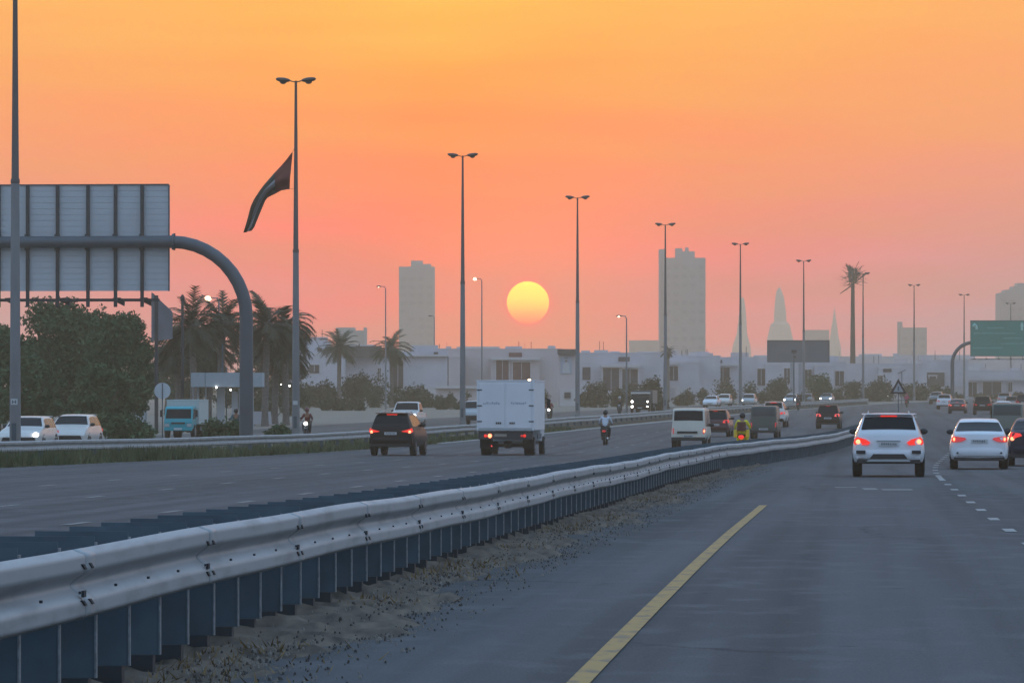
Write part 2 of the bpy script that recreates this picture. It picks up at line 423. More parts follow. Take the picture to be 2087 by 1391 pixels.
# dirt shoulder against the median barrier, with an uneven edge
mb = MB(); rows = []; rr = random.Random(3)
y = 12.0
ph = [rr.uniform(0, 6.3) for _ in range(8)]
while y < 150:
    fade = max(0.0, min(1, (150-y)/60))
    wd = (.70 + .22*math.sin(y*.37+ph[0]) + .12*math.sin(y*1.1+ph[1]) + .07*math.sin(y*2.9+ph[2]))*(.45+.55*fade)
    row = []
    for k in range(11):
        t = k/10; x = B(y) - .75 + (wd+.75)*t
        h = .085*(1-max(0, (t-.35)/.65)) + (.024*math.sin(y*3.1+k*1.9+ph[3]) + .034*rr.uniform(-1, 1))*(1 if 0 < k < 10 else 0)
        if k == 10: h = -.02
        row.append((x, y, G(y)+.012+h))
    rows.append(row); y += .3 if y < 80 else .8
mb.loft(rows, closed=False, cap=False)
struct(mb.build('shoulder', M_DIRT, smooth=2))
# stones and crumbs on the dirt
mb = MB()
for i in range(6500):
    y = 18 + (rr.random()**1.6)*120
    e_ = .70+.22*math.sin(y*.37+ph[0])+.12*math.sin(y*1.1+ph[1])
    x = B(y) + (rr.uniform(.0, 1.2) if rr.random() < .45 else rr.gauss(e_*.85, .13))
    s_ = rr.uniform(.004, .011) * (2.0 if rr.random() < .07 else 1)
    z = G(y)+.026 + (.06 if x < B(y)+.6 else 0)
    a = rr.random()*6; n_ = [(x+s_*rr.uniform(.7, 1.2)*math.cos(a+k*1.257), y+s_*1.4*rr.uniform(.7, 1.2)*math.sin(a+k*1.257), z-.01) for k in range(5)]
    t_ = [(x+(p[0]-x)*.55, y+(p[1]-y)*.55, z+s_*rr.uniform(.3, .7)) for p in n_]
    mb.add(n_+t_, [(5,6,7,8,9)]+[(k, (k+1)%5, (k+1)%5+5, k+5) for k in range(5)], 0 if rr.random() < .6 else 1)
struct(mb.build('gravel', [mat('stone_pale', (.20,.18,.155), .9), mat('stone_dark', (.05,.045,.04), .95)]), 'stuff')

mb = MB()
for i in range(3200):
    y = 17 + (rr.random()**1.5)*95
    x = B(y) + abs(rr.gauss(.30, .28))
    if math.sin(y*.8+ph[4])+math.sin(y*.31+ph[5]) < .1: continue
    h = rr.uniform(.02, .075); a = rr.random()*6.28; w = rr.uniform(.004, .012); z = G(y)+.07
    lx, ly = rr.gauss(0, .03), rr.gauss(0, .04)
    mb.add([(x-w*math.cos(a), y-w*math.sin(a), z), (x+w*math.cos(a), y+w*math.sin(a), z), (x+lx, y+ly, z+h)], [(0,1,2)])
struct(mb.build('dry_grass', mat('dry_blade', (.10, .062, .022), .9, noise=1, col2=(.24, .17, .08), scale=2), fix=False), 'stuff')

# ------------------------------------------------------------------ median barrier
def wbeam(fn, Y0, Y1, ztop, hgt, side, step=1.14, holes=True):
    """W-beam: two humps; side=+1 faces +x"""
    prof = []
    ss = lambda u: (lambda q: q*q*(3-2*q))(min(1, max(0, u)))
    n = 32
    for k in range(n+1):
        t = k/n; q = abs(t-.5)*2              # 0 in the valley, 1 at the edges
        d = .083*(ss(q/.46)-ss((q-.84)/.16)*.8)
        prof.append((d, ztop - hgt*t))
    rings = []; y = Y0
    while y <= Y1+.01:
        h = HD(fn, y); cx, sx_ = math.cos(h), math.sin(h)
        wob = .009*math.sin(y*.21)+.005*math.sin(y*.73)+(RL(y) if hgt > .33 and step < 3 else 0)
        out = [(fn(y)+side*(d)*cx, y-side*d*sx_, G(y)+z+wob) for d, z in prof]
        back = [(fn(y)+side*(d-.006)*cx, y-side*(d-.006)*sx_, G(y)+z+wob) for d, z in reversed(prof)]
        rings.append(out+back); y += step
    mb = MB(); mb.loft(rings)
    return mb
GUARD_Y0, SP = 22.7-1.14*7, 1.14
RT, RH = .805, .375
def RL(Y): return smooth_interp([(-60,.125),(20,.12),(24,.10),(29,.08),(38,.03),(46,0),(9e3,0)], Y, 4)   # the rail rides a little higher where the ground falls away
bar = thing('crash_barrier', 'long galvanised double wave barrier on closely spaced dark posts beside the yellow line', 'crash barrier', (0, 0, 0))
wbeam(lambda Y: B(Y)+.02, GUARD_Y0-.5, 345, RT, RH, 1).build('rail', M_GALV, bar, smooth=2)
wbeam(lambda Y: B(Y)-.60, GUARD_Y0-.5, 345, RT-.07, RH-.03, -1).build('rail', M_GALV, bar, smooth=2)
y = 23.9-4.56+.13
while y < 140:
    lap = wbeam(lambda Y: B(Y)+.0225, y-.02, y+.30, RT+.001, RH+.002, 1, step=.16)
    lap.build('splice', M_GALV, bar, smooth=2); y += 4.56
def post_mb(y, x, z, h):
    mb = MB(); e_ = RL(y)
    c, s_ = math.cos(h), math.sin(h)
    def q(px_, py_): return (x+px_*c+py_*s_, y-px_*s_+py_*c)
    def bx(x0, x1, y0, y1, z0, z1, mi):
        a = [q(x0,y0), q(x1,y0), q(x1,y1), q(x0,y1)]
        mb.add([(*p, z+z0) for p in a]+[(*p, z+z1) for p in a], [(0,3,2,1),(4,5,6,7),(0,1,5,4),(1,2,6,5),(2,3,7,6),(3,0,4,7)], mi)
    bx(-.55, -.012, -.004, .004, .14, RT+.012+e_, 0)      # web plate across the barrier
    bx(-.010, .0, -.012, .03, .14, RT-.02+e_, 1)          # front flange
    bx(-.562, -.55, -.012, .06, .14, RT-.06+e_, 1)
    bx(-.50, -.04, -.05, .05, -.1, .14, 2)             # foot
    return mb
i = 0; y = GUARD_Y0; rest = MB()
while y < 344:
    mb = post_mb(y, B(y), G(y)+.02, HD(B, y))
    if i < 100: mb.build('post', [M_GALVD, M_FLANGE, M_DARK], bar)
    else: rest.add(mb.v, mb.f)
    i += 1; y = GUARD_Y0 + i*SP
o = rest.build('post', [M_GALVD], bar); o['kind'] = 'stuff'
# splice bolts: two slanted slots on each ridge, one big bolt in the valley; small bolts at every post
BOLTS = []
def slot(y, zc, w, hh, sl):
    pts = [(y-w, hh/2), (y+w, hh/2), (y+w+sl, -hh/2), (y-w+sl, -hh/2)]
    BOLTS.append((y, [(B(q)+.02+.078, q, G(q)+zc+dz_+RL(q)) for q, dz_ in pts]))
y = 23.9-4.56
while y < 130:
    for zc in (RT-.10, RT-RH+.085):
        for d_ in (0, .22): slot(y+d_, zc, .030, .030, .10)
    slot(y+.05, RT-RH/2-.055, .038, .034, 0)
    y += 4.56
y = GUARD_Y0
while y < 100:
    slot(y, RT-RH/2-.045, .012, .014, 0); y += SP
BOLTS.sort(key=lambda q: q[0]); rest = MB()
for k, (y, pts) in enumerate(BOLTS):
    mb = MB() if k < 100 else rest
    mb.prism(pts, .014, 'x')
    if k < 100: mb.build('bolt', M_BOLT, bar)
rest.build('bolt', M_BOLT, bar)['kind'] = 'stuff'

# guardrail on the far side of the road
fr = thing('guardrail', 'long thin guardrail along the grassy verge on the far left side', 'guardrail')
wbeam(lambda Y: Lf(Y)-1.5, 92, 640, .80, .36, 1, step=4).build('rail', M_GALV, fr, smooth=2)
i = 0; rest = MB(); y = 126
while y < 640:
    mb = MB(); mb.box((Lf(y)-1.62, y, G(y)+.35), (.15, .12, .8))
    if i < 100: mb.build('post', M_GALVD, fr)
    else: rest.add(mb.v, mb.f)
    i += 1; y += 4
if rest.v: rest.build('post', M_GALVD, fr)['kind'] = 'stuff'

# ------------------------------------------------------------------ haze
hz = MB(); hz.box((200, (HAZE_END-60)/2, (HAZE_TOP-2.6)/2), (1900, HAZE_END+60, HAZE_TOP+2.6))
hzo = struct(hz.build('haze', mat('haze_dummy', (1,1,1))), 'stuff')
hm = bpy.data.materials.new('haze'); hm.use_nodes = True; hm.node_tree.nodes.clear()
pv = hm.node_tree.nodes.new('ShaderNodeVolumePrincipled'); ho = hm.node_tree.nodes.new('ShaderNodeOutputMaterial')
pv.inputs['Color'].default_value = (1.0, 0.80, 0.53, 1); pv.inputs['Density'].default_value = HAZE_D
pv.inputs['Anisotropy'].default_value = 0.47
hm.node_tree.links.new(pv.outputs[0], ho.inputs['Volume'])
hzo.data.materials.clear(); hzo.data.materials.append(hm)

# ------------------------------------------------------------------ vehicles (local: +y forward, z up, origin on the road)
PROF = {
 # (distance from the rear, top height) as fractions of length and height
 'suv':   [(0,.50),(.004,.64),(.014,.70),(.026,.73),(.055,.84),(.080,.925),(.105,.968),(.16,.985),(.30,1.0),(.45,.995),(.55,.965),(.60,.93),(.70,.72),(.74,.68),(.84,.64),(.93,.58),(.975,.50),(1,.42)],
 'hatch': [(0,.46),(.005,.58),(.02,.62),(.06,.78),(.10,.92),(.14,.965),(.30,1.0),(.45,.99),(.55,.95),(.60,.90),(.72,.67),(.76,.63),(.86,.59),(.94,.53),(.98,.46),(1,.40)],
 'sedan': [(0,.44),(.004,.62),(.012,.69),(.03,.725),(.115,.742),(.19,.84),(.25,.93),(.31,.975),(.42,1.0),(.50,.99),(.56,.955),(.60,.91),(.70,.70),(.74,.655),(.85,.61),(.94,.54),(.98,.47),(1,.40)],
 'van':   [(0,.30),(.003,.50),(.008,.56),(.02,.80),(.03,.93),(.05,.985),(.12,1.0),(.50,1.0),(.72,.985),(.78,.955),(.82,.90),(.93,.58),(.96,.53),(.985,.45),(1,.36)],
 'pickup':[(0,.46),(.003,.56),(.01,.585),(.20,.59),(.34,.595),(.35,.80),(.37,.95),(.42,.99),(.50,1.0),(.58,.985),(.62,.93),(.70,.70),(.73,.66),(.84,.63),(.94,.59),(.98,.52),(1,.42)],
}
TUMB = {'suv': .66, 'hatch': .70, 'sedan': .64, 'van': .90, 'pickup': .80}
BELT = {'suv': .66, 'hatch': .62, 'sedan': .68, 'van': .52, 'pickup': .62}
class Shape:
    def __init__(s, kind, L, W, H):
        s.k, s.L, s.W, s.H = kind, L, W, H
        s.prof = [((t-.5)*L, z*H) for t, z in PROF[kind]]
        s.zb = .20*H if H < 1.6 else .21*H
        if kind in ('suv', 'pickup'): s.zb = .235*H
        s.belt = BELT[kind]*H
    def top(s, y): return interp(s.prof, max(-s.L/2, min(s.L/2, y)))
    def plan(s, y):
        t = abs(y)/(s.L/2)
        return 1 - (.11 if s.k != 'van' else .05)*max(0, (t-.70)/.30)**2.0
    def hw(s, y, z):
        w = s.W/2*s.plan(y)
        if z <= s.belt:
            u = (z-s.zb)/(s.belt-s.zb)
            if s.k == 'van' or s.k == 'pickup': return w*(.955+.045*math.sin(math.pi*min(1, max(0, u))**.8))
            return w*(.965+.035*math.sin(math.pi*max(0, u)/1.1) if u < .55 else .999-(u-.55)/.45*.085)
        u = (z-s.belt)/(s.H-s.belt)
        e0 = .955 if s.k in ('van', 'pickup') else .914
        return w*(e0+(TUMB[s.k]-e0)*u**1.05)
    def rear_y(s, z):
        for (a, b), (c, d) in zip(s.prof, s.prof[1:]):
            if d >= z: return a+(c-a)*max(0, (z-b))/(d-b) if d != b else a
        return 0
    def front_y(s, z):
        for (c, d), (a, b) in zip(s.prof[::-1][1:], s.prof[::-1]):
            if d >= z: return a+(c-a)*max(0, (z-b))/(d-b) if d != b else a
        return 0
    def body(s):
        ys = []
        for (a, b), (c, d) in zip(s.prof, s.prof[1:]):
            n = max(1, int((c-a)/.28))
            ys += [a+(c-a)*k/n for k in range(n)]
        ys.append(s.L/2)
        rings = []
        fr = (0, .10, .22, .38, .54, .68, .80, .90, .965)
        for y in ys:
            zt = s.top(y); zb = s.zb + .07*max(0, (abs(y)/(s.L/2)-.86)/.14)
            right = []
            for f_ in fr:
                z = zb+(zt-zb)*f_; right.append((s.hw(y, z)*(.97 if f_ == 0 else 1), z))
            we = s.hw(y, zt)
            right += [(we-.012*s.W, zt-.006*s.H), (we*.86, zt+.004), (we*.5, zt+.013)]
            ring = [(x, y, z) for x, z in right] + [(0, y, zt+.017)] + [(-x, y, z) for x, z in reversed(right)] + [(0, y, zb-.02)]
            rings.append(ring)
        mb = MB(); mb.loft(rings); return mb
    def patch_top(s, ya, yb, mx=.88, my=0, off=.012, n=6):
        """glass patch following the top surface from ya to yb"""
        rows = []
        for i in range(n+1):
            y = ya+(yb-ya)*i/n; zt = s.top(y); w = s.hw(y, zt)*mx
            dz_ = (s.top(y+.03)-s.top(y-.03))/.06
            nn = Vector((0, -dz_, 1)).normalized()*off
            r = []
            for k in range(9):
                u = -1+k/4; x = u*w
                r.append((x, y+nn.y, zt+.017*(1-u*u)+nn.z))
            rows.append(r)
        mb = MB(); mb.loft(rows, closed=False, cap=False)
        # rim so the pane has an edge
        o = len(mb.v)
        return mb
    def patch_side(s, ya, yb, side, za=None, ztop_gap=.10, off=.008, lean=(0, 0)):
        rows = []; n = 5; m = 6
        z0 = (za or s.belt+.02*s.H)
        for i in range(m+1):
            y = ya+(yb-ya)*i/m
            col = []
            zt = s.top(y)-ztop_gap*s.H*.6
            for k in range(n+1):
                z = z0+(max(zt, z0+.02)-z0)*k/n
                yy = y + (lean[0]*(1-i/m)+lean[1]*(i/m))*k/n
                zz = min(z, s.top(yy)-ztop_gap*s.H*.5)
                col.append((side*(s.hw(yy, zz)+off), yy, zz))
            rows.append(col)
        mb = MB(); mb.loft(rows, closed=False, cap=False); return mb

def wheel_mesh(r, w):
    mb = MB(); rings = []
    for x, rr_ in ((-w/2, r*.62), (-w/2, r*.92), (-w*.38, r), (w*.38, r), (w/2, r*.92), (w/2, r*.62)):
        rings.append([(x, rr_*math.cos(2*math.pi*k/22), rr_*math.sin(2*math.pi*k/22)) for k in range(22)])
    mb.loft(rings); return mb
def rim_mesh(r, w, side):
    mb = MB(); x = side*(w/2+.004)
    mb.loft([[(x-side*.05, r*.64*math.cos(2*math.pi*k/20), r*.64*math.sin(2*math.pi*k/20)) for k in range(20)],
             [(x, r*.63*math.cos(2*math.pi*k/20), r*.63*math.sin(2*math.pi*k/20)) for k in range(20)],
             [(x, r*.54*math.cos(2*math.pi*k/20), r*.54*math.sin(2*math.pi*k/20)) for k in range(20)],
             [(x-side*.03, r*.5*math.cos(2*math.pi*k/20), r*.5*math.sin(2*math.pi*k/20)) for k in range(20)]], cap=True)
    for k in range(5):
        a = 2*math.pi*k/5
        mb.box((x, r*.3*math.cos(a), r*.3*math.sin(a)), (.02, r*.5, r*.13), rx=a)
    return mb
MESHC = {}
def cached(key, fn, name, mats, parent, **kw):
    if key in MESHC:
        o = bpy.data.objects.new(name, MESHC[key]); COL.objects.link(o); o.parent = parent
        return o
    o = fn().build(name, mats, parent, **kw); MESHC[key] = o.data
    return o
def add_wheels(t, L, W, r, w, yr, yf, dual=False):
    for sx_ in (-1, 1):
        for y in (yr, yf):
            o = cached(('wheel', r, w), lambda: wheel_mesh(r, w), 'tyre', M_RUB, t, smooth=True)
            o.name = 'wheel'; o.location = (sx_*(W/2-w/2-.01), y, r)
            q = cached(('rim', r, w, sx_), lambda: rim_mesh(r, w, sx_), 'rim', M_RIM, o, smooth=True)
            a = MB()
            a.loft([[(0, (r*1.13)*math.cos(math.pi*k/12), (r*1.13)*math.sin(math.pi*k/12)) for k in range(13)]+[(0, -r*1.13, -.1), (0, -r*.3, -.1)],
                    [(sx_*.03, (r*1.13)*math.cos(math.pi*k/12), (r*1.13)*math.sin(math.pi*k/12)) for k in range(13)]+[(sx_*.03, -r*1.13, -.1), (sx_*.03, -r*.3, -.1)]])
            if ('arch', r, sx_) in MESHC:
                ao = bpy.data.objects.new('wheel_arch', MESHC[('arch', r, sx_)]); COL.objects.link(ao); ao.parent = t
            else:
                ao = a.build('wheel_arch', M_BLKP, t); MESHC[('arch', r, sx_)] = ao.data
            ao.location = (sx_*(W/2-.035), y, r+.01)
def place(t, px, Y, fn=D, rev=False, dh=0, z=.012):
    h = HD(fn, Y)+dh
    t.location = (X_at(px, Y), Y, G(Y)+z)
    t.rotation_euler = (math.atan((G(Y+3)-G(Y-3))/6)*(1 if not rev else -1), 0, -h+(math.pi if rev else 0))
    return t

def lamp(t, s, x0, x1, z0, z1, m, name='tail_light', rear=True, pts=None, depth=.09, proud=.045):
    """a lamp (or trim) as a prism seated in the rear or front face; x measured from the centre, both sides if name given once"""
    f = s.rear_y if rear else s.front_y
    sgn = -1 if rear else 1
    P_ = pts or [(x0, z0), (x1, z0), (x1, z1), (x0, z1)]
    vs = [(x, f(z)+sgn*proud, z) for x, z in P_]
    mb = MB()
    n = len(vs)
    hw_ = s.W/2*.93
    def yy(x, z, y): # follow the plan curve at the corners
        over = max(0, abs(x)-hw_*.80)
        return y - sgn*over*over*3.2
    a = [Vector((x, yy(x, z, y), z)) for x, y, z in vs]
    b_ = [p-Vector((0, sgn*depth, 0)) for p in a]
    mb.add(a+b_, [tuple(range(n)), tuple(range(2*n-1, n-1, -1))]+[(i, (i+1)%n, (i+1)%n+n, i+n) for i in range(n)])
    return mb.build(name, m, t)

def plate(t, s, zc, rear=True, w=.50, h=.11):
    f = s.rear_y if rear else s.front_y; sg = -1 if rear else 1
    y = f(zc)+sg*.03
    mb = MB(); mb.box((0, y, zc), (w, .012, h))
    o = mb.build('number_plate', M_PLATE, t)
    mb = MB(); r_ = random.Random(int(zc*1000))
    x = -w*.38
    while x < w*.38:
        ww = r_.uniform(.02, .05); mb.box((x+ww/2, y+sg*.009, zc+r_.uniform(-.005, .005)), (ww, .004, h*.5)); x += ww+.02
    mb.build('plate_marking', M_INK, o)
    return o
def mirrors(t, s, y, z, m=None):
    for sd in (-1, 1):
        mb = MB(); x = sd*(s.hw(y, z)+.10)
        mb.ball((x, y, z), .1, 8, 5, sc=(1.15, .55, .8)); mb.box((x-sd*.09, y+.02, z-.05), (.12, .04, .04))
        mb.build('side_mirror', m or M_BLKP, t, smooth=True)

CARN = {'suv': 'suv', 'hatch': 'hatchback', 'sedan': 'sedan', 'van': 'van', 'pickup': 'pickup_truck'}
def vehicle(label, cat, kind, dims, px, Y, pm, fn=D, rev=False, dh=0, group=None, brake='on', head='off', tail=None, detail=1, glass=None, rails=False, lower=None, plates=True, third=True, rwin=None):
    L, W, H = dims
    if rev: brake = 'dim'
    s = Shape(kind, L, W, H)
    t = thing(CARN[kind], label, cat, group=group)
    place(t, px, Y, fn, rev, dh)
    off = Matrix.Translation((0, 0, 0))
    # the thing's base sits at the end nearest the camera; shift parts forward
    base_shift = L/2
    b = s.body().build('body', pm, t, smooth=True)
    gm = glass or M_GLASS
    pr = s.prof; T = lambda f_: (f_-.5)*L
    RW = {'suv': (.029, .085), 'hatch': (.024, .110), 'sedan': (.122, .245), 'van': (.0145, .032), 'pickup': (.351, .385)}[kind]
    FW = {'suv': (.575, .705), 'hatch': (.58, .725), 'sedan': (.575, .705), 'van': (.80, .935), 'pickup': (.60, .705)}[kind]
    if rwin: RW = rwin
    # glass: rear
    s.patch_top(T(RW[0]), T(RW[1]), .94 if kind != 'van' else .90).build('rear_window', gm, t, smooth=2, fix=False)
    s.patch_top(T(FW[0]), T(FW[1]), .92).build('windscreen', gm, t, smooth=2, fix=False)
    SW = {'suv': [(.10,.20,.25*0,0),(.215,.38,0,0),(.395,.545,0,0),(.555,.655,0,-.25)],
          'hatch': [(.15,.33,0,0),(.345,.54,0,0),(.55,.66,0,-.22)],
          'sedan': [(.20,.36,.30,0),(.375,.54,0,0),(.55,.655,0,-.22)],
          'van': [(.06,.30,0,0),(.32,.56,0,0),(.60,.80,0,-.15)],
          'pickup': [(.37,.46,0,0),(.475,.60,0,0),(.605,.665,0,-.15)]}[kind]
    for a_, b_, l0, l1 in SW:
        for sd in (-1, 1):
            s.patch_side(T(a_), T(b_), sd, lean=(l0, l1)).build('side_window', gm, t, smooth=2, fix=False)
    r = .36 if kind in ('suv', 'pickup') else .32
    add_wheels(t, L, W, r, .235, T(.20), T(.81))
    # lower dark valance, front and rear
    wv = W*.86
    mb = MB(); mb.box((0, -L/2+.10, s.zb+.045), (wv, .20, .17)); mb.build('rear_valance', M_BLKP, t, bevel=.02)
    mb = MB(); mb.box((0, L/2-.16, s.zb+.09), (wv, .20, .14)); mb.build('front_valance', M_BLKP, t, bevel=.02)
    mb = MB(); mb.box((0, 0, s.zb+.02), (W*.80, L*.86, .12)); mb.build('underbody', M_BLKP, t)
    mirrors(t, s, T(.64 if kind != 'van' else .80), s.belt+.09, lower)
    for sd in (-1, 1):   # door handles and sill
        for yy_ in ((.33, .50) if kind != 'van' else (.40, .66)):
            z = s.belt-.09; mb = MB(); mb.box((sd*(s.hw(T(yy_), z)+.008), T(yy_), z), (.03, .18, .03)); mb.build('door_handle', pm, t)
    if rails:
        for sd in (-1, 1):
            mb = MB(); pts = []
            for q in (.16, .18, .3, .45, .52, .54):
                y = T(q); pts.append((sd*(s.hw(y, s.top(y))-.10), y, s.top(y)+(.055 if .17 < q < .53 else 0)))
            mb.tube(pts, .017, 6); mb.build('roof_rail', P_SILV, t, smooth=True)
    # rear bumper
    if kind != 'van':
        mb = MB(); rings = []
        for k in range(13):
            u = -1+k/6; x = u*W*.47; yb = -L/2-.055+.10*abs(u)**4
            z0, z1 = s.zb+.10, H*.42
            rings.append([(x, yb+.03, z0), (x, yb, z0+.05), (x, yb, z1-.05), (x, yb+.02, z1), (x, yb+.35, z1), (x, yb+.35, z0)])
        mb.loft(rings); mb.build('rear_bumper', lower or pm, t, smooth=True)
    # lamps
    zt0, zt1 = {'suv': (.515*H, .60*H), 'hatch': (.52*H, .64*H), 'sedan': (.52*H, .62*H), 'van': (.36*H, .50*H), 'pickup': (.42*H, .56*H)}[kind]
    tm = {'on': M_BRAKE, 'dim': M_REDL, 'mid': M_REDM}[brake]
    for sd in (-1, 1):
        xo, xi = .475*W, (.26*W if kind != 'van' else .41*W)
        if tail: pts = [(sd*x*W, z*H) for x, z in tail]
        elif kind == 'van': pts = [(sd*xo, zt0), (sd*xi, zt0), (sd*xi, zt1), (sd*xo, zt1)]
        else: pts = [(sd*xo, zt0+.01), (sd*(xi+.05), zt0), (sd*xi, zt0+.03), (sd*(xi+.09), zt1-.02), (sd*(xo-.03), zt1)]
        lo = lamp(t, s, 0, 0, 0, 0, tm, pts=pts)
        if brake == 'on' and detail > 0:
            ys_ = s.rear_y((zt0+zt1)/2)-.035; xc_ = sd*(.415*W if kind != 'van' else .445*W)
            mb = MB(); mb.ball((xc_, ys_+.06 if kind != 'van' else ys_, (zt0+zt1)/2), .068, 8, 5, sc=(1, .9, 1)); mb.build('bulb_glow', M_HOT, lo, smooth=True)
    hz0, hz1 = {'suv': (.42*H, .53*H), 'hatch': (.42*H, .52*H), 'sedan': (.43*H, .53*H), 'van': (.33*H, .43*H), 'pickup': (.44*H, .55*H)}[kind]
    for sd in (-1, 1):
        pts = [(sd*.46*W, hz0+.01), (sd*.28*W, hz0), (sd*.25*W, hz0+.05), (sd*.30*W, hz1-.03), (sd*.45*W, hz1)]
        hl = lamp(t, s, 0, 0, 0, 0, M_HEADO, 'headlight', rear=False, pts=pts, proud=.012)
        if head == 'on' or (head == 'left' and sd < 0) or (head == 'right' and sd > 0):
            zc_ = (hz0+hz1)/2
            mb = MB(); mb.ball((sd*.385*W, s.front_y(zc_)+.0, zc_), .13, 10, 6, sc=(1, .8, .9)); mb.build('bulb_glow', M_HEADL, hl, smooth=True)
    lamp(t, s, -.22*W, .22*W, .33*H, .45*H, M_BLKP, 'grille', rear=False, proud=.015)
    if rev and kind in ('suv', 'pickup'):
        lamp(t, s, 0, 0, 0, 0, M_BLKP, 'bumper_grille', rear=False, proud=.07, pts=[(-.42*W, .24*H), (.42*W, .24*H), (.36*W, .41*H), (-.36*W, .41*H)])
    if plates:
        plate(t, s, {'suv': .52*H, 'hatch': .45*H, 'sedan': .56*H, 'van': .30*H, 'pickup': .48*H}[kind], True)
        plate(t, s, .29*H, False)
    if third and brake != 'dim':
        z = {'suv': .955, 'hatch': .945, 'sedan': .76, 'van': .95, 'pickup': .97}[kind]*H
        mb = MB(); mb.box((0, s.rear_y(z)-.03, z), (.42 if kind == 'suv' else .24, .04, .045)); mb.build('brake_light', tm, t)
    if kind in ('suv', 'hatch'):
        mb = MB(); z = .985*H; y0 = s.rear_y(.95*H)
        mb.prism([(-W*.36, y0-.10, z-.012), (W*.36, y0-.10, z-.012), (W*.37, y0+.25, z+.0), (-W*.37, y0+.25, z+.0)], .03, 'z')
        mb.build('spoiler', pm, t, bevel=.01)
    # move so that the end nearest the camera is at Y
    v = Vector((0, L/2, 0)); v.rotate(t.rotation_euler)
    t.location = t.location + (v if not rev else -v)
    return t, s

# --- near carriageway
t, s = vehicle('white suv with glowing brake lights and roof rails, nearest car ahead in the left lane', 'car', 'suv', (4.65, 1.90, 1.66), 1811, 119, P_WHITE, rails=True,
    tail=[(.480, .53), (.455, .505), (.28, .505), (.25, .545), (.31, .592), (.43, .632), (.470, .59)], plates=True)
W_, H_ = 1.90, 1.66
for sd in (-1, 1):
    mb = MB(); mb.box((sd*.38*W_, -4.65/2-.04, .395*H_), (.24, .10, .085)); mb.build('fog_lamp_recess', M_BLKP, t, bevel=.012)
mb = MB(); mb.prism([(-.50, -4.65/2-.075, .285*H_), (.50, -4.65/2-.075, .285*H_), (.40, -4.65/2-.075, .365*H_), (-.40, -4.65/2-.075, .365*H_)], .06, 'y'); mb.build('bumper_insert', M_BLKP, t)
mb = MB(); mb.prism([(-.58, -4.65/2-.068, .245*H_), (.58, -4.65/2-.068, .245*H_), (.50, -4.65/2-.068, .283*H_), (-.50, -4.65/2-.068, .283*H_)], .06, 'y'); mb.build('skid_plate', P_SILV, t)
mb = MB(); mb.box((0, s.rear_y(.565*H_)-.02, .572*H_), (.62, .03, .022)); mb.build('tailgate_strip', P_SILV, t)
mb = MB(); mb.tube([(.05, -4.65/2+.30, .66*H_), (-.28, -4.65/2+.14, .685*H_)], .012, 5); mb.build('wiper', M_BLKP, t)

t, s = vehicle('white sedan with black door mirrors and a lit shelf brake light, near the right edge', 'car', 'sedan', (4.6, 1.76, 1.52), 1996, 137, P_WHITE, third=False,
    tail=[(.475, .545), (.475, .62), (.44, .66), (.25, .63), (.22, .60), (.30, .555), (.40, .54)], brake='dim')
for sd in (-1, 1):
    mb = MB(); z = .60*1.52; mb.ball((sd*.43*1.76, s.rear_y(z)-.0, z), .075, 8, 5, sc=(.75, .7, 1.15)); mb.build('brake_light', M_BRAKE, t, smooth=True)
    mb = MB(); mb.ball((sd*.43*1.76, s.rear_y(z)-.03, z), .05, 8, 5, sc=(.75, .7, 1.15)); mb.build('bulb_glow', M_HOT, t, smooth=True)
    mb = MB(); mb.ball((sd*.37*1.76, -2.36, .33*1.52), .032, 8, 4); mb.build('reflector', M_BLKP, t)
mb = MB(); z = .765*1.52; mb.box((0, s.rear_y(z)+.10, z+.02), (.19, .04, .07)); mb.build('shelf_brake_light', M_HOT, t, bevel=.01)
t, s = vehicle('black car cut off by the right edge of the picture with a red tail light', 'car', 'sedan', (4.7, 1.86, 1.55), 2113, 146, P_NAVY, tail=[(.48, .60), (.44, .71), (.28, .68), (.25, .63), (.40, .57)])
t, s = vehicle('high roofed grey van, sunlit side coloured tan, behind the white sedan near the right edge', 'van', 'van', (5.2, 1.78, 2.02), 2052, 238, paint('van_grey_green', (.11, .135, .115), .5), brake='dim', dh=.14, glass=mat('van_glass', (.012, .03, .032), .12), lower=P_GREEN)
mb = MB(); mb.add([(-.905, -2.45, .50), (-.905, 1.9, .50), (-.905, 1.9, 1.0), (-.875, -2.45, 1.02)], [(0,1,2,3)]); mb.add([(-.895, -2.45, 1.03), (-.895, 1.5, 1.03), (-.835, 1.2, 1.90), (-.835, -2.40, 1.90)], [(0,1,2,3)])
mb.build('sunlit_tan_side', P_TAN, t, fix=False)  # tan plate on the left only, colouring in the sunlit side
for z0_, z1_ in ((.24, .50),):
    lamp(t, s, -.44*1.78, .44*1.78, z0_*2.02, z1_*2.02, P_GREEN, 'rear_door', pts=[(-.80, .48), (.80, .48), (.80, 1.02), (-.80, 1.02)], proud=.03)
    lamp(t, s, 0, 0, 0, 0, P_GREEN, 'rear_door', pts=[(-.74, 1.86), (.74, 1.86), (.70, 1.96), (-.70, 1.96)], proud=.03)
vehicle('dark red sedan with dim tail lights in front of the curved sign post, right side', 'car', 'sedan', (4.6, 1.80, 1.45), 1950, 455, P_DRED, brake='mid', group='distant cars on the right')
vehicle('small white suv beside the dark red sedan in the far right lanes', 'car', 'suv', (4.6, 1.82, 1.72), 1924, 520, P_WHITE, brake='dim', group='distant cars on the right')
vehicle('black suv on the far road just left of the grey van', 'car', 'suv', (4.7, 1.84, 1.75), 2002, 436, P_BLACK, brake='dim', group='distant cars on the right')
vehicle('white sedan seen just above the roof of the grey van', 'car', 'sedan', (4.5, 1.78, 1.45), 2044, 402, P_WHITE, brake='dim', group='distant cars on the right')
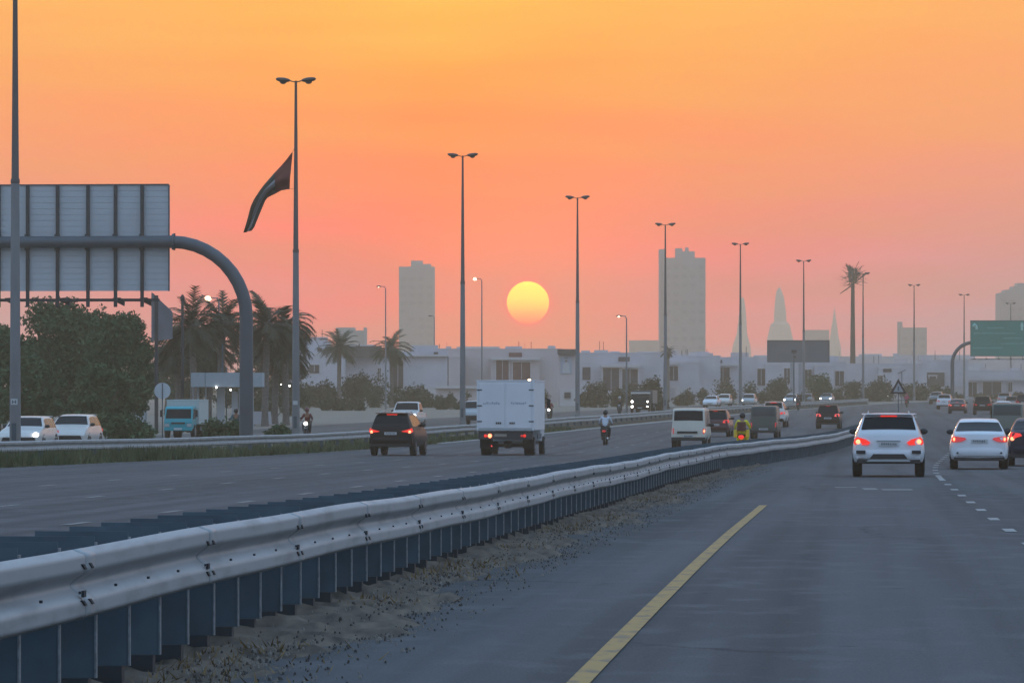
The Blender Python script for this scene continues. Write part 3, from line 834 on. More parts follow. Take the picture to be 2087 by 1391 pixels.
vehicle('tiny pale hatchback far ahead at the right, behind the white sedan roof', 'car', 'hatch', (4.1, 1.72, 1.5), 2062, 520, P_SILV, brake='dim', group='distant cars on the right')
vehicle('tiny silver suv far ahead under the green sign, farthest of the right lane cars', 'car', 'suv', (4.6, 1.85, 1.7), 2046, 600, P_SILV, brake='dim', group='distant cars on the right')
vehicle('dark suv far ahead at the very right edge, beyond the pale cars', 'car', 'suv', (4.6, 1.85, 1.75), 2086, 500, P_NAVY, brake='dim', group='distant cars on the right')

# --- far carriageway (driving away)
FL = lambda Y: Lf(Y)
t, s = vehicle('black suv with red tail lights beside the white box truck', 'car', 'suv', (4.6, 1.86, 1.74), 796, 184.5, P_BLACK, fn=D, dh=.012, rails=True,
    tail=[(.485, .56), (.44, .535), (.27, .555), (.24, .57), (.35, .60), (.46, .645)], brake='on')
t, s = vehicle('cream passenger van with a dark rear window, left of the yellow motorcycle', 'van', 'van', (4.7, 1.68, 1.86), 1403, 214, P_CREAM, dh=-.01, brake='dim')
for a_, b_ in ((1, .0),):
    mb = MB(); mb.ball((.44*1.68, -4.7/2-.01, .43*1.86), .055, 8, 5, sc=(.7, .7, 1.1)); mb.build('brake_light', M_HOT, t, smooth=True)
mb = MB(); mb.box((-.05, -4.7/2-.03, .335*1.86+.12), (.95, .03, .10)); mb.build('tailgate_handle', M_BLKP, t)
mb = MB(); mb.box((0, -4.7/2-.02, .235*1.86), (1.60, .10, .16)); mb.build('rear_bumper', M_BLKP, t, bevel=.02)
vehicle('dark hatchback with red tail lights half hidden behind the cream van', 'car', 'hatch', (4.2, 1.70, 1.55), 1457, 262, P_DRED, brake='on', detail=0, group='cars driving away on the far road')
t, s = vehicle('grey green microvan with a flat dark back, beside the yellow motorcycle', 'van', 'van', (4.2, 1.55, 1.82), 1556, 252, P_GREEN, brake='dim', glass=mat('van_glass2', (.02, .035, .04), .2))
mb = MB(); mb.box((0, -2.12, .235*1.82), (1.45, .10, .15)); mb.build('rear_bumper', M_BLKP, t, bevel=.02)
vehicle('white suv with one red light peeking out behind the grey green microvan', 'car', 'suv', (4.6, 1.72, 1.78), 1576, 318, P_WHITE2, brake='on', detail=0, group='cars driving away on the far road')
vehicle('dark hatchback alone in its lane with two pinkish red tail lights', 'car', 'hatch', (3.9, 1.66, 1.60), 1687, 307, P_BLACK, brake='mid', detail=0, group='cars driving away on the far road')

# --- service road, oncoming
SR = P
GS = 'oncoming cars on the service road'
vehicle('white suv with one headlight lit at the left picture edge behind the guardrail', 'car', 'suv', (4.8, 1.92, 1.55), 38, 199, P_WHITE2, fn=SR, rev=True, head='left', group=GS)
vehicle('cream white suv second from the left edge, behind the guardrail', 'car', 'suv', (4.8, 1.92, 1.60), 133, 206, P_WHITE2, fn=SR, rev=True, group=GS)
vehicle('white pickup truck with a lit headlight coming towards us behind the black suv', 'pickup truck', 'pickup', (5.3, 1.88, 1.80), 822, 308, P_WHITE2, fn=SR, rev=True, head='left', group=GS)
vehicle('silver pickup truck partly hidden by the left side of the white box truck', 'pickup truck', 'pickup', (5.3, 1.88, 1.78), 962, 330, P_SILV, fn=SR, rev=True, group=GS)
vehicle('white sedan on the service road right of the big lamp post, headlights off', 'car', 'sedan', (4.6, 1.80, 1.47), 1446, 560, P_WHITE, fn=SR, rev=True, group=GS)
vehicle('white hatchback right behind the white sedan on the service road', 'car', 'hatch', (4.1, 1.74, 1.58), 1473, 590, P_WHITE2, fn=SR, rev=True, group=GS)
vehicle('grey car with amber and white lights on the service road above the grey green microvan', 'car', 'hatch', (4.2, 1.80, 1.62), 1523, 585, P_SILV, fn=SR, rev=True, head='right', group=GS)
vehicle('silver sedan with both headlights lit, beside a dark motorcycle rider', 'car', 'sedan', (4.6, 1.84, 1.5), 1609, 610, P_SILV, fn=SR, rev=True, head='on', group=GS)
vehicle('small dim car with one headlight right of the rider in dark clothes', 'car', 'hatch', (4.0, 1.7, 1.5), 1642, 650, P_GREY, fn=SR, rev=True, head='right', group=GS)
vehicle('pale blue sedan with both headlights lit above the lone dark hatchback', 'car', 'sedan', (4.6, 1.84, 1.5), 1682, 660, P_SILV, fn=SR, rev=True, head='on', group=GS)
vehicle('white car with one headlight lit tucked behind the pale blue sedan', 'car', 'hatch', (4.1, 1.74, 1.55), 1707, 690, P_WHITE2, fn=SR, rev=True, head='left', group=GS)
vehicle('small beige car with a lit headlight right of the yellowish bus', 'car', 'hatch', (4.1, 1.75, 1.6), 1800, 770, P_TAN, fn=SR, rev=True, head='on', group=GS)
vehicle('tiny car with a bright headlight below the right corner of the warning sign', 'car', 'sedan', (4.5, 1.8, 1.5), 1860, 820, P_SILV, fn=SR, rev=True, head='on', group=GS)
vehicle('far away dark car with one yellowish headlight left of the curved sign post', 'car', 'sedan', (4.5, 1.8, 1.5), 1891, 800, P_DRED, fn=SR, rev=True, head='left', group=GS)
vehicle('pink grey suv just left of the small white suv, far away', 'car', 'suv', (4.6, 1.85, 1.75), 1906, 640, P_GREY, fn=SR, rev=True, group=GS)
vehicle('pale yellowish van on the far service road left of the warning sign', 'van', 'van', (5.0, 1.75, 1.95), 1777, 745, P_CREAM, fn=SR, rev=True, group=GS)

# --- trucks
def truck(name, label, cat, px, Y, fn, rev, cabp, boxp, dims, facing_detail, dh=0, group=None):
    L, W, H, cabL, boxz = dims
    t = thing(name, label, cat, group=group); place(t, px, Y, fn, rev, dh)
    y0 = -L/2
    def bx(n, c, d, m, bev=.01, par=None):
        mb = MB(); mb.box(c, d); return mb.build(n, m, par or t, bevel=bev)
    bl = L-cabL-.15
    box = bx('cargo_box', (0, y0+bl/2, (boxz+H)/2), (W, bl, H-boxz), boxp, .03)
    bx('box_frame', (0, y0+.03, boxz+.03), (W+.02, .10, .10), P_SILV, .01, box)
    for sd in (-1, 1):
        bx('corner_post', (sd*(W/2-.04), y0-.008, (boxz+H)/2), (.07, .03, H-boxz-.02), boxp, .006, box)
        for q in (.18, .5, .82):
            bx('hinge', (sd*(W/2-.12), y0-.02, boxz+(H-boxz)*q), (.20, .03, .055), M_GANT, .005, box)
        bx('door_panel', (sd*W*.235, y0-.012, (boxz+H)/2), (W*.44, .02, H-boxz-.18), boxp, .012, box)
        mb = MB()
        for k in range(3): mb.box((sd*(.20+.08*k), y0-.03, boxz+.30), (.055, .03, .075))
        mb.build('door_latch', M_BLKP, box)
        # illegible door lettering
        mb = MB(); r_ = random.Random(5+sd); x = -.34
        while x < .30:
            w_ = r_.uniform(.03, .07); mb.box((sd*W*.24+x+w_/2, y0-.024, boxz+(H-boxz)*.55+r_.uniform(-.02, .02)), (w_, .004, r_.uniform(.05, .10))); x += w_+.025
        mb.build('door_lettering', mat('faded_print', (.34, .37, .42), .6), box)
    bx('roof_edge', (0, y0+bl/2, H+.012), (W+.04, bl+.04, .05), boxp, .01, box)
    cz0 = .55
    cab = MB(); yb, yf = L/2-cabL, L/2
    prof = [(yb, cz0), (yf-.02, cz0-.05), (yf, cz0+.35), (yf-.04, 1.32*H/3+.12), (yf-.34, H*.80), (yf-.55, H*.845), (yb, H*.845)]
    cab.prism([(-W*.43, y, z) for y, z in prof], W*.86, 'x'); cab_o = cab.build('cab', cabp, t, bevel=.05)
    zw0, zw1 = prof[3][1]+.06, prof[4][1]-.06
    def fy(z): return yf-.04-(z-prof[3][1])/(prof[4][1]-prof[3][1])*.30+.015
    mb = MB(); mb.add([(-W*.39, fy(zw0), zw0), (W*.39, fy(zw0), zw0), (W*.37, fy(zw1), zw1), (-W*.37, fy(zw1), zw1)], [(0,1,2,3)]); mb.build('windscreen', M_GLASS, cab_o)
    for sd in (-1, 1):
        mb = MB(); mb.prism([(sd*(W*.43+.001), yb+.25, zw0), (sd*(W*.43+.001), yf-.35, zw0-.05), (sd*(W*.43+.001), yf-.50, zw1), (sd*(W*.43+.001), yb+.25, zw1)], sd*.012, 'x'); mb.build('side_window', M_GLASS, cab_o)
        bx('headlight', (sd*W*.34, yf-.005, cz0+.18), (.26, .05, .17), M_HEADO, .01, cab_o)
        mb = MB(); mb.box((sd*(W*.43+.20), yf-.25, zw1-.25), (.14, .06, .38)); mb.tube([(sd*W*.43, yf-.25, zw1-.05), (sd*(W*.43+.2), yf-.25, zw1-.05)], .015, 5); mb.build('side_mirror', M_BLKP, cab_o)
    bx('grille', (0, yf+.0, cz0+.30), (W*.42, .05, .10), M_BLKP, .01, cab_o)
    bx('front_bumper', (0, yf+.0, cz0-.04), (W*.86, .12, .18), cabp, .02, cab_o)
    pl = bx('number_plate', (0, yf+.07, cz0-.03), (.45, .012, .11), M_PLATE, 0, cab_o)
    for sd in (-1, 1): bx('chassis_rail', (sd*.38, 0, boxz-.12), (.08, L-.3, .2), M_DARK)
    bx('rear_underrun', (0, y0+.10, boxz-.20), (W*.94, .10, .34), M_DARK)
    bx('rear_axle', (0, y0+1.15, .40), (W*.8, .14, .14), M_DARK)
    bx('differential', (0, y0+1.1, .44), (.34, .36, .30), M_DARK, .08)
    r = .38
    for sd in (-1, 1):
        for yy in (y0+1.15, L/2-.75):
            w = .42 if yy < 0 else .22
            o = cached(('wheel', r, w), lambda: wheel_mesh(r, w), 'wheel', M_RUB, t, smooth=True); o.name = 'wheel'
            o.location = (sd*(W/2-w/2-.08), yy, r)
            cached(('rim', r, w, sd), lambda: rim_mesh(r, w, sd), 'rim', M_RIM, o, smooth=True)
        bx('mudguard', (sd*(W/2-.30), y0+.62, .50), (.46, .02, .42), M_RUB, 0)
        bx('side_guard', (sd*(W/2-.06), y0+bl*.62, boxz-.25), (.04, bl*.35, .22), M_GALVD, 0)
    v = Vector((0, L/2, 0)); v.rotate(t.rotation_euler)
    t.location = t.location + (v if not rev else -v)
    return t
P_BOXW = mat('truck_white', (.68, .69, .71), .5, noise=.05, scale=.9)
tr = truck('box_truck', 'white box truck with closed rear doors and red tail lights', 'truck', 1030, 186, D, False, P_WHITE, P_BOXW, (6.2, 2.36, 3.03, 1.5, 1.02), True, dh=-.006)
y0 = -3.1
for x, m, r_ in ((-.82, M_BRAKE, .065), (-.64, M_HOT, .085), (.78, M_BRAKE, .065), (.66, M_REDL, .05)):
    mb = MB(); mb.ball((x, y0+.03, .80), r_, 10, 6, sc=(1, .5, 1)); mb.build('tail_light', m, tr, smooth=True)
mb = MB(); mb.ball((-.62, y0+.5, .38), .035, 6, 4); mb.build('reflector', M_REDM, tr)
mb = MB(); mb.box((-.20, y0+.035, .82), (.5, .02, .11)); mb.build('number_plate', mat('plate_tan', (.30, .26, .22), .6), tr)
mb = MB(); mb.ball((.98, y0+.0, 3.07), .05, 8, 5, sc=(1.4, .7, 1)); mb.build('marker_lamp_glint', mat('marker_glint', (.2, .1, .05), .3, emit=(1, .72, .42), es=5), tr, smooth=True)  # emission put in for the sun's glint on the corner marker
tk = truck('delivery_truck', 'teal cab delivery truck with a pale box body facing us beside the round sign', 'truck', 363, 256, P, True, P_TEAL, mat('box_mint', (.42, .50, .49), .5, noise=.06), (4.6, 1.86, 2.12, 1.35, .78), True)
# dark minibus or truck with four lamps, further up the service road
tk2 = truck('flatbed_truck', 'dark truck with a pale roof edge and four white lamps beside the shrubs', 'truck', 1304, 462, P, True, P_BLACK, P_GREY, (6.0, 2.15, 2.25, 1.8, .95), True)
mb = MB(); mb.box((0, 2.35, 2.02), (1.95, .5, .16)); mb.build('sun_visor', P_WHITE2, tk2, bevel=.03)
for x in (-.78, .78):
    for z in (.62, 1.15):
        mb = MB(); mb.ball((x, 3.02, z), .12 if x > 0 else .085, 8, 5, sc=(1, .6, 1.15)); mb.build('lamp', M_HEADL, tk2, smooth=True)

# ------------------------------------------------------------------ motorcycles and riders
def motorcycle(label, px, Y, fn, rev, bodym, lit=None, boxm=None, dh=0, group=None, scooter=False):
    t = thing('motorcycle', label, 'motorcycle', group=group); place(t, px, Y, fn, rev, dh)
    k = ('moto', bodym.name)
    for y in (-.62, .66):
        o = cached(('mw',), lambda: wheel_mesh(.30, .11), 'wheel', M_RUB, t, smooth=True); o.name = 'wheel'; o.location = (0, y, .30)
        cached(('mr',), lambda: rim_mesh(.30, .09, 1), 'rim', M_RIM, o, smooth=True)
    def body():
        mb = MB()
        sec = [(-.82, .66, .09, .06), (-.60, .68, .13, .10), (-.30, .60, .13, .14), (0, .55, .12, .20), (.16, .72, .15, .17), (.38, .80, .13, .13), (.52, .80, .06, .08)]
        mb.loft([[(w*math.cos(a), y, z+h*math.sin(a)) for a in [2*math.pi*j/10 for j in range(10)]] for y, z, w, h in sec]); return mb
    cached(k, body, 'body', bodym, t, smooth=True).name = 'body'
    def seat():
        mb = MB(); mb.loft([[(w*math.cos(a), y, z+.05*math.sin(a)) for a in [2*math.pi*j/10 for j in range(10)]] for y, z, w in ((-.72, .80, .10), (-.45, .79, .15), (-.1, .74, .14), (.12, .78, .08))]); return mb
    cached('mseat', seat, 'seat', M_BLKP, t, smooth=True).name = 'seat'
    def fork():
        mb = MB()
        for x in (-.09, .09): mb.tube([(x, .66, .30), (x, .42, .92)], .022, 6)
        mb.box((0, .66, .64), (.13, .5, .03), rx=-.1); return mb
    cached('mfork', fork, 'fork', M_GALVD, t).name = 'fork'
    cached('mbar', lambda: MB().tube([(-.34, .28, 1.02), (-.2, .40, 1.03), (.2, .40, 1.03), (.34, .28, 1.02)], .017, 6), 'handlebar', M_BLKP, t).name = 'handlebar'
    cached('mexh', lambda: MB().tube([(.14, .1, .32), (.16, -.3, .30), (.17, -.72, .36)], [.03, .04, .05], 8), 'exhaust', M_CHROME, t, smooth=True).name = 'exhaust'
    cached('meng', lambda: MB().box((0, .08, .38), (.24, .42, .30)), 'engine', M_DARK, t, bevel=.03).name = 'engine'
    for x in (-.30, .30):
        mb = MB(); mb.ball((x, .34, 1.18), .06, 6, 4, sc=(1.2, .4, .8)); mb.tube([(x, .34, 1.03), (x, .34, 1.15)], .01, 4); mb.build('side_mirror', M_BLKP, t)
    mb = MB(); mb.ball((0, .56, .88), .10, 10, 6, sc=(1, .8, 1)); mb.build('headlight', M_HEADL if lit == 'front' else M_HEADO, t, smooth=True)
    mb = MB(); mb.box((0, -.86, .70), (.16, .05, .09)); mb.build('tail_light', {'rear': M_HOT}.get(lit, M_REDL), t, bevel=.015)
    if boxm:
        mb = MB(); mb.box((0, -.60, 1.08), (.48, .46, .50)); mb.build('delivery_box', boxm, t, bevel=.04)
    if lit == 'rear':
        mb = MB(); mb.ball((0, -.90, .72), .085, 10, 6, sc=(1.5, .4, 1)); mb.build('brake_light', M_BRAKE, t, smooth=True)
    return t
SKINC = {}
def skin_mesh(key, verts, edges, root=0, sub=1):
    if key in SKINC: return SKINC[key]
    me = bpy.data.meshes.new(key); me.from_pydata([v[0] for v in verts], edges, [])
    o = bpy.data.objects.new(key, me); COL.objects.link(o)
    sk = o.modifiers.new('s', 'SKIN'); sk.use_smooth_shade = True
    for i, v in enumerate(verts):
        r = v[1]; me.skin_vertices[0].data[i].radius = (r, r) if isinstance(r, (int, float)) else r
        me.skin_vertices[0].data[i].use_root = (i == root)
    ss = o.modifiers.new('u', 'SUBSURF'); ss.levels = sub; ss.render_levels = sub
    dg = bpy.context.evaluated_depsgraph_get(); dg.update()
    nm = bpy.data.meshes.new_from_object(o.evaluated_get(dg)); nm.name = key
    bpy.data.objects.remove(o); bpy.data.meshes.remove(me)
    SKINC[key] = nm; return nm
def rider_verts():
    V = [((0, -.22, .88), (.15, .13)), ((0, -.16, 1.05), (.145, .11)), ((0, -.08, 1.25), (.17, .12)), ((0, -.03, 1.37), (.10, .09)), ((0, 0, 1.46), .058), ((0, .03, 1.58), (.085, .10)), ((0, .04, 1.66), (.07, .085))]
    E = [(0,1),(1,2),(2,3),(3,4),(4,5),(5,6)]
    for sd in (-1, 1):
        b = len(V)
        V += [((sd*.17, -.04, 1.36), .068), ((sd*.29, .08, 1.17), .048), ((sd*.32, .25, 1.05), .034), ((sd*.32, .30, 1.05), (.040, .022))]
        E += [(3, b), (b, b+1), (b+1, b+2), (b+2, b+3)]
        for j, (dx_, ln_) in enumerate(((-.036, .065), (-.013, .075), (.011, .07), (.034, .055))):
            c = len(V)
            V += [((sd*.32+dx_, .335, 1.058), .0095), ((sd*.32+dx_, .335+ln_*.6, 1.052), .0085), ((sd*.32+dx_*.95, .335+ln_*.75, 1.018), .0075)]
            E += [(b+3, c), (c, c+1), (c+1, c+2)]
        c = len(V)
        V += [((sd*.32-sd*.045, .29, 1.03), .011), ((sd*.32-sd*.055, .34, 1.01), .009)]
        E += [(b+3, c), (c, c+1)]
        c = len(V)
        V += [((sd*.11, -.17, .86), .105), ((sd*.19, .16, .80), .078), ((sd*.17, .06, .46), .052), ((sd*.17, .02, .36), .042), ((sd*.17, .14, .32), (.045, .035))]
        E += [(0, c), (c, c+1), (c+1, c+2), (c+2, c+3), (c+3, c+4)]
    return V, E
def rider(label, bike, jacket, trousers, helmet, group=None, seat_y=0):
    V, E = rider_verts()
    t = bpy.data.objects.new('person', skin_mesh('rider_body', V, E, sub=1)); COL.objects.link(t)
    if not t.data.materials: t.data.materials.append(mat('skin', (.22, .12, .08), .6))
    tag(t, label, 'person', group)
    t.location = bike.location; t.rotation_euler = bike.rotation_euler
    # clothing shells
    jv = [(V[i][0], (V[i][1][0]+.012, V[i][1][1]+.014) if isinstance(V[i][1], tuple) else V[i][1]+.014) for i in (0, 1, 2, 3)]
    je = [(0,1),(1,2),(2,3)]
    for sd in (-1, 1):
        b = len(jv); jv += [((sd*.17, -.04, 1.36), .085), ((sd*.29, .08, 1.17), .064), ((sd*.32, .23, 1.06), .046)]; je += [(3, b), (b, b+1), (b+1, b+2)]
    o = bpy.data.objects.new('jacket', skin_mesh('rider_jacket_'+jacket.name, jv, je)); COL.objects.link(o); o.parent = t
    if not o.data.materials: o.data.materials.append(jacket)
    tv = [((0, -.22, .88), (.165, .145))]; te = []
    for sd in (-1, 1):
        b = len(tv); tv += [((sd*.11, -.17, .86), .122), ((sd*.19, .16, .80), .094), ((sd*.17, .06, .46), .072), ((sd*.17, .03, .39), .062)]; te += [(0, b), (b, b+1), (b+1, b+2), (b+2, b+3)]
    o = bpy.data.objects.new('trousers', skin_mesh('rider_trousers_'+trousers.name, tv, te)); COL.objects.link(o); o.parent = t
    if not o.data.materials: o.data.materials.append(trousers)
    for sd in (-1, 1):
        mb = MB(); mb.ball((sd*.17, .10, .315), .07, 8, 5, sc=(.75, 1.8, .75)); mb.build('shoe', M_RUB, t, smooth=True)
    mb = MB(); mb.ball((0, .03, 1.62), .135, 14, 9, sc=(.95, 1.1, 1.05)); h = mb.build('helmet', helmet, t, smooth=True)
    mb = MB(); mb.ball((0, .075, 1.61), .118, 12, 6, sc=(.85, 1, .45)); mb.build('visor', M_GLASS, h, smooth=True)
    # face under the visor: nose and brow
    return t
C_WHITE = mat('cloth_white', (.52, .57, .64), .9); C_DARK = mat('cloth_dark', (.02, .022, .026), .9)
C_YEL = mat('cloth_yellow', (.78, .66, .02), .85); C_RED = mat('cloth_red', (.20, .015, .02), .9); C_MAR = mat('cloth_maroon', (.09, .012, .02), .9)
C_TEAL = mat('cloth_teal', (.03, .10, .12), .9); H_BLK = mat('helmet_black', (.012, .012, .014), .3); H_WHT = mat('helmet_white', (.5, .5, .5), .3)
b = motorcycle('black motorcycle under the rider in a white shirt, right of the box truck', 1234, 226, D, False, P_BLACK)
rider('motorcycle rider in a white shirt seen from behind, right of the box truck', b, C_WHITE, C_DARK, H_BLK)
b = motorcycle('yellow delivery motorcycle with a bright red brake light beside the grey green microvan', 1513, 192, D, False, P_YELL, lit='rear', boxm=None)
rider('rider in a yellow jacket on the yellow delivery motorcycle', b, C_YEL, C_YEL, H_BLK)
mb = MB(); mb.box((0, -.62, 1.16), (.36, .34, .40)); mb.build('delivery_box', mat('box_maroon', (.10, .03, .02), .6), b, bevel=.03)
for x in (-.25, .25):
    mb = MB(); mb.box((x, -.52, .86), (.15, .40, .34)); mb.build('pannier', P_YELL, b, bevel=.03)
b = motorcycle('oncoming motorcycle with a lit headlight beside the wide sign column', 481, 242, P, True, P_GREY, lit='front')
rider('oncoming rider in dark teal beside the wide sign column', b, C_TEAL, C_DARK, H_BLK)
b = motorcycle('oncoming motorcycle with a lit headlight right of the flag lamp post', 626, 250, P, True, P_BLACK, lit='front')
rider('oncoming rider in a dark red jacket right of the flag lamp post', b, C_MAR, C_DARK, mat('helmet_red', (.12, .01, .02), .3))
b = motorcycle('oncoming motorcycle with a lit headlight just right of the box truck', 1120, 372, P, True, P_BLACK, lit='front')
rider('oncoming rider in a red jacket just right of the box truck', b, C_RED, C_DARK, mat('helmet_red', (.12, .01, .02), .3))
b = motorcycle('dark motorcycle near the thin lamp post left of the dark truck', 1263, 440, P, True, P_GREY)
rider('rider in dark clothes with a white helmet left of the dark truck', b, C_DARK, C_DARK, H_WHT)
b = motorcycle('dark motorcycle in front of the silver sedan with two lit headlights', 1627, 505, lambda Y: Lf(Y), False, P_NAVY)
rider('rider in navy clothes beside the silver sedan with two lit headlights', b, mat('cloth_navy', (.012, .016, .04), .9), C_DARK, H_BLK)
b = motorcycle('tiny motorcycle far away right of the warning sign', 1848, 560, D, False, P_BLACK)
rider('far away rider in a pinkish red jacket right of the warning sign', b, mat('cloth_pink', (.45, .02, .10), .9), C_DARK, mat('helmet_pink', (.4, .05, .1), .3))

# ------------------------------------------------------------------ street lamps
def double_lamp(label, px, Y, top, group='double headed street lamps along the road', Xo=None):
    x = X_at(px, Y); t = thing('street_lamp', label, 'street lamp', (x, Y, G(Y)-.02), -HD(P, Y), group)
    H = 18.75 if top is None else Z_at(top, Y)-G(Y)
    j = 9.85
    def low():
        mb = MB(); mb.tube([(0,0,0),(0,0,.5),(0,0,.52),(0,0,j)], [.24,.24,.205,.15], 14); return mb
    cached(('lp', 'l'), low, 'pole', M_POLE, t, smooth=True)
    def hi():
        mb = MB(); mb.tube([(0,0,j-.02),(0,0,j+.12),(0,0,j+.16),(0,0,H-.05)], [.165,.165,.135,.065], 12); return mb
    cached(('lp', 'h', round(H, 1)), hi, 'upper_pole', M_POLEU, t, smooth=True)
    for sd in (-1, 1):
        def arm(sd=sd):
            mb = MB(); mb.tube([(0,0,H-.12),(sd*.16,0,H-.09),(sd*.34,0,H-.04)], .032, 6); return mb
        cached(('la', sd, round(H, 1)), arm, 'arm', M_LUM, t)
        def head(sd=sd):
            mb = MB()
            rings = []
            for u, w, hh, dz_ in ((0,.05,.05,0),(.10,.18,.10,.0),(.35,.24,.15,.01),(.62,.23,.14,.03),(.82,.15,.10,.05),(.90,.05,.04,.06)):
                rings.append([(sd*(.30+u*.82), w*math.cos(a), H-.03+dz_*1.2+hh*(.9*math.sin(a) if math.sin(a) > 0 else .8*math.sin(a))) for a in [2*math.pi*k/12 for k in range(12)]])
            mb.loft(rings); return mb
        h = cached(('lh', sd, round(H, 1)), head, 'lamp_head', M_LUM, t, smooth=True)
        def lens(sd=sd):
            mb = MB(); mb.ball((sd*.66, 0, H-.10), .17, 10, 5, sc=(1.1, .75, .75)); return mb
        cached(('ll', sd, round(H, 1)), lens, 'lens', mat('lamp_lens', (.10, .10, .10), .2), h, smooth=True)
    def door():
        mb = MB(); mb.box((0, -.235, 1.1), (.16, .03, .6)); return mb
    cached('lpd', door, 'access_door', M_GALVD, t)
    return t
l0 = double_lamp('nearest lamp post at the left picture edge, its head above the frame', 31, 160.7, None)
mb = MB(); mb.box((0, -.20, 2.15), (.24, .03, .21)); pl = mb.build('number_sign', M_PLATE, l0)
mb = MB()
for x in (-.055, .055): mb.box((x, -.22, 2.15), (.035, .01, .12))
mb.box((0, -.22, 2.15), (.10, .01, .03)); mb.build('digits', M_INK, pl)
l1 = double_lamp('street lamp with two heads carrying the drooping flag', 603, 235, 162)
mb = MB(); mb.box((0, -.21, 2.1), (.24, .03, .21)); pl = mb.build('number_sign', M_PLATE, l1)
ORD = ['street lamp with two heads just left of the box truck', 'street lamp with two heads just right of the setting sun', 'street lamp with two heads in front of the taller dark tower',
       'street lamp with two heads right of the taller tower, above the microvan', 'street lamp with two heads in front of the blank billboard', 'street lamp with two heads touching the palm shaped mast',
       'street lamp with two heads between the palm mast and the green sign', 'street lamp with two heads just left of the green sign', 'farthest double street lamp, rising behind the green sign']
PXB = [(943, 315), (1177, 400), (1356, 456), (1509, 496), (1638, 530), (1759, 556), (1863, 580), (1965, 600), (2060, 617)]
for k, (lb, (px, tp)) in enumerate(zip(ORD, PXB)):
    double_lamp(lb, px, 235*(1+.316*(k+1)), tp)

def single_lamp(label, px, Y, top, lit=1, arm=.55):
    x = X_at(px, Y); t = thing('street_lamp', label, 'street lamp', (x, Y, G(Y)-.02), 0, 'single headed lamps beyond the service road')
    H = Z_at(top, Y)-G(Y)
    mb = MB(); mb.tube([(0,0,0),(0,0,H*.4),(0,0,H-.3),(-.12,0,H-.04),(-arm,0,H)], [.11,.09,.06,.05,.04], 8); mb.build('pole', M_POLE, t, smooth=True)
    mb = MB(); mb.ball((-arm-.22, 0, H-.0), .26, 10, 6, sc=(1.2, .6, .35)); h = mb.build('lamp_head', M_LUM, t, smooth=True)
    if lit:
        mb = MB(); mb.ball((-arm-.24, -.05, H-.06), .17*lit, 8, 5, sc=(1.1, .9, .8)); mb.build('bulb', mat('lamp_lit', (.3,.25,.2), .4, emit=(1, .72, .45), es=6), h, smooth=True)
    return t
single_lamp('single lamp post rising out of the second small palm crown', 786, 520, 583, .45)
single_lamp('single lamp post with a bright lit head left of the sun', 982, 520, 567, 1.2)
single_lamp('thin lamp post with a small lit head beside the dark truck', 1277, 465, 643, .7)
single_lamp('faint thin lamp post in front of the right edge of the left tower', 885, 700, 643, 0, .4)
single_lamp('slim lamp post with an orange lit head among the palms behind the wide sign column', 446, 330, 606, 1.35)

# ------------------------------------------------------------------ flag
t = thing('flag', 'striped flag drooping at half mast from a street lamp', 'flag', (X_at(597, 234.6), 234.6, Z_at(308, 234.6)))
def fp(px, py, k=0): return (X_at(px, 234.6)-t.location.x, k, Z_at(py, 234.6)-t.location.z)
outer = [(596,309),(584,324),(572,338),(560,351),(549,364),(538,377),(528,391),(518,406),(511,421),(507,437),(502,455),(496,474)]
inner = [(590,385),(583,386),(573,388),(562,394),(552,399),(546,402),(541,408),(535,422),(529,437),(524,450),(519,462),(513,470)]
NS, NV = 12, 12
grid = []
for i in range(NS):
    row = []
    for j in range(NV+1):
        v = j/NV; a, b_ = outer[i], inner[i]
        k = .22*math.sin(v*7+i*.55)+.10*math.sin(v*15+i*.9)
        row.append(fp(a[0]+(b_[0]-a[0])*v, a[1]+(b_[1]-a[1])*v, k*.9))
    grid.append(row)
FM = [mat('flag_red', (.14, .035, .03), .9), mat('flag_green', (.03, .045, .035), .9), mat('flag_white', (.26, .26, .27), .9), mat('flag_black', (.02, .02, .022), .9)]
for nm, sel, m in (('red_band', lambda i, v: i < 3, FM[0]), ('green_stripe', lambda i, v: i >= 3 and v < 4, FM[1]), ('white_stripe', lambda i, v: i >= 3 and 4 <= v < 8, FM[2]), ('black_stripe', lambda i, v: i >= 3 and v >= 8, FM[3])):
    mb = MB(); 
    for i in range(NS-1):
        for j in range(NV):
            if sel(i, j):
                q = [grid[i][j], grid[i+1][j], grid[i+1][j+1], grid[i][j+1]]
                mb.add(q, [(0,1,2,3)])
    o = mb.build(nm, m, t, fix=False)
    bm = bmesh.new(); bm.from_mesh(o.data); bmesh.ops.remove_doubles(bm, verts=bm.verts[:], dist=1e-4); bmesh.ops.recalc_face_normals(bm, faces=bm.faces[:]); bm.to_mesh(o.data); bm.free()
    for p in o.data.polygons: p.use_smooth = True
    sm = o.modifiers.new('solid', 'SOLIDIFY'); sm.thickness = .012
mb = MB(); mb.tube([fp(597, 309), fp(600, 303), (.10, .3, .2)], .012, 5); mb.tube([fp(590, 385), fp(600, 384)], .01, 5); mb.build('rope', M_DARK, t)

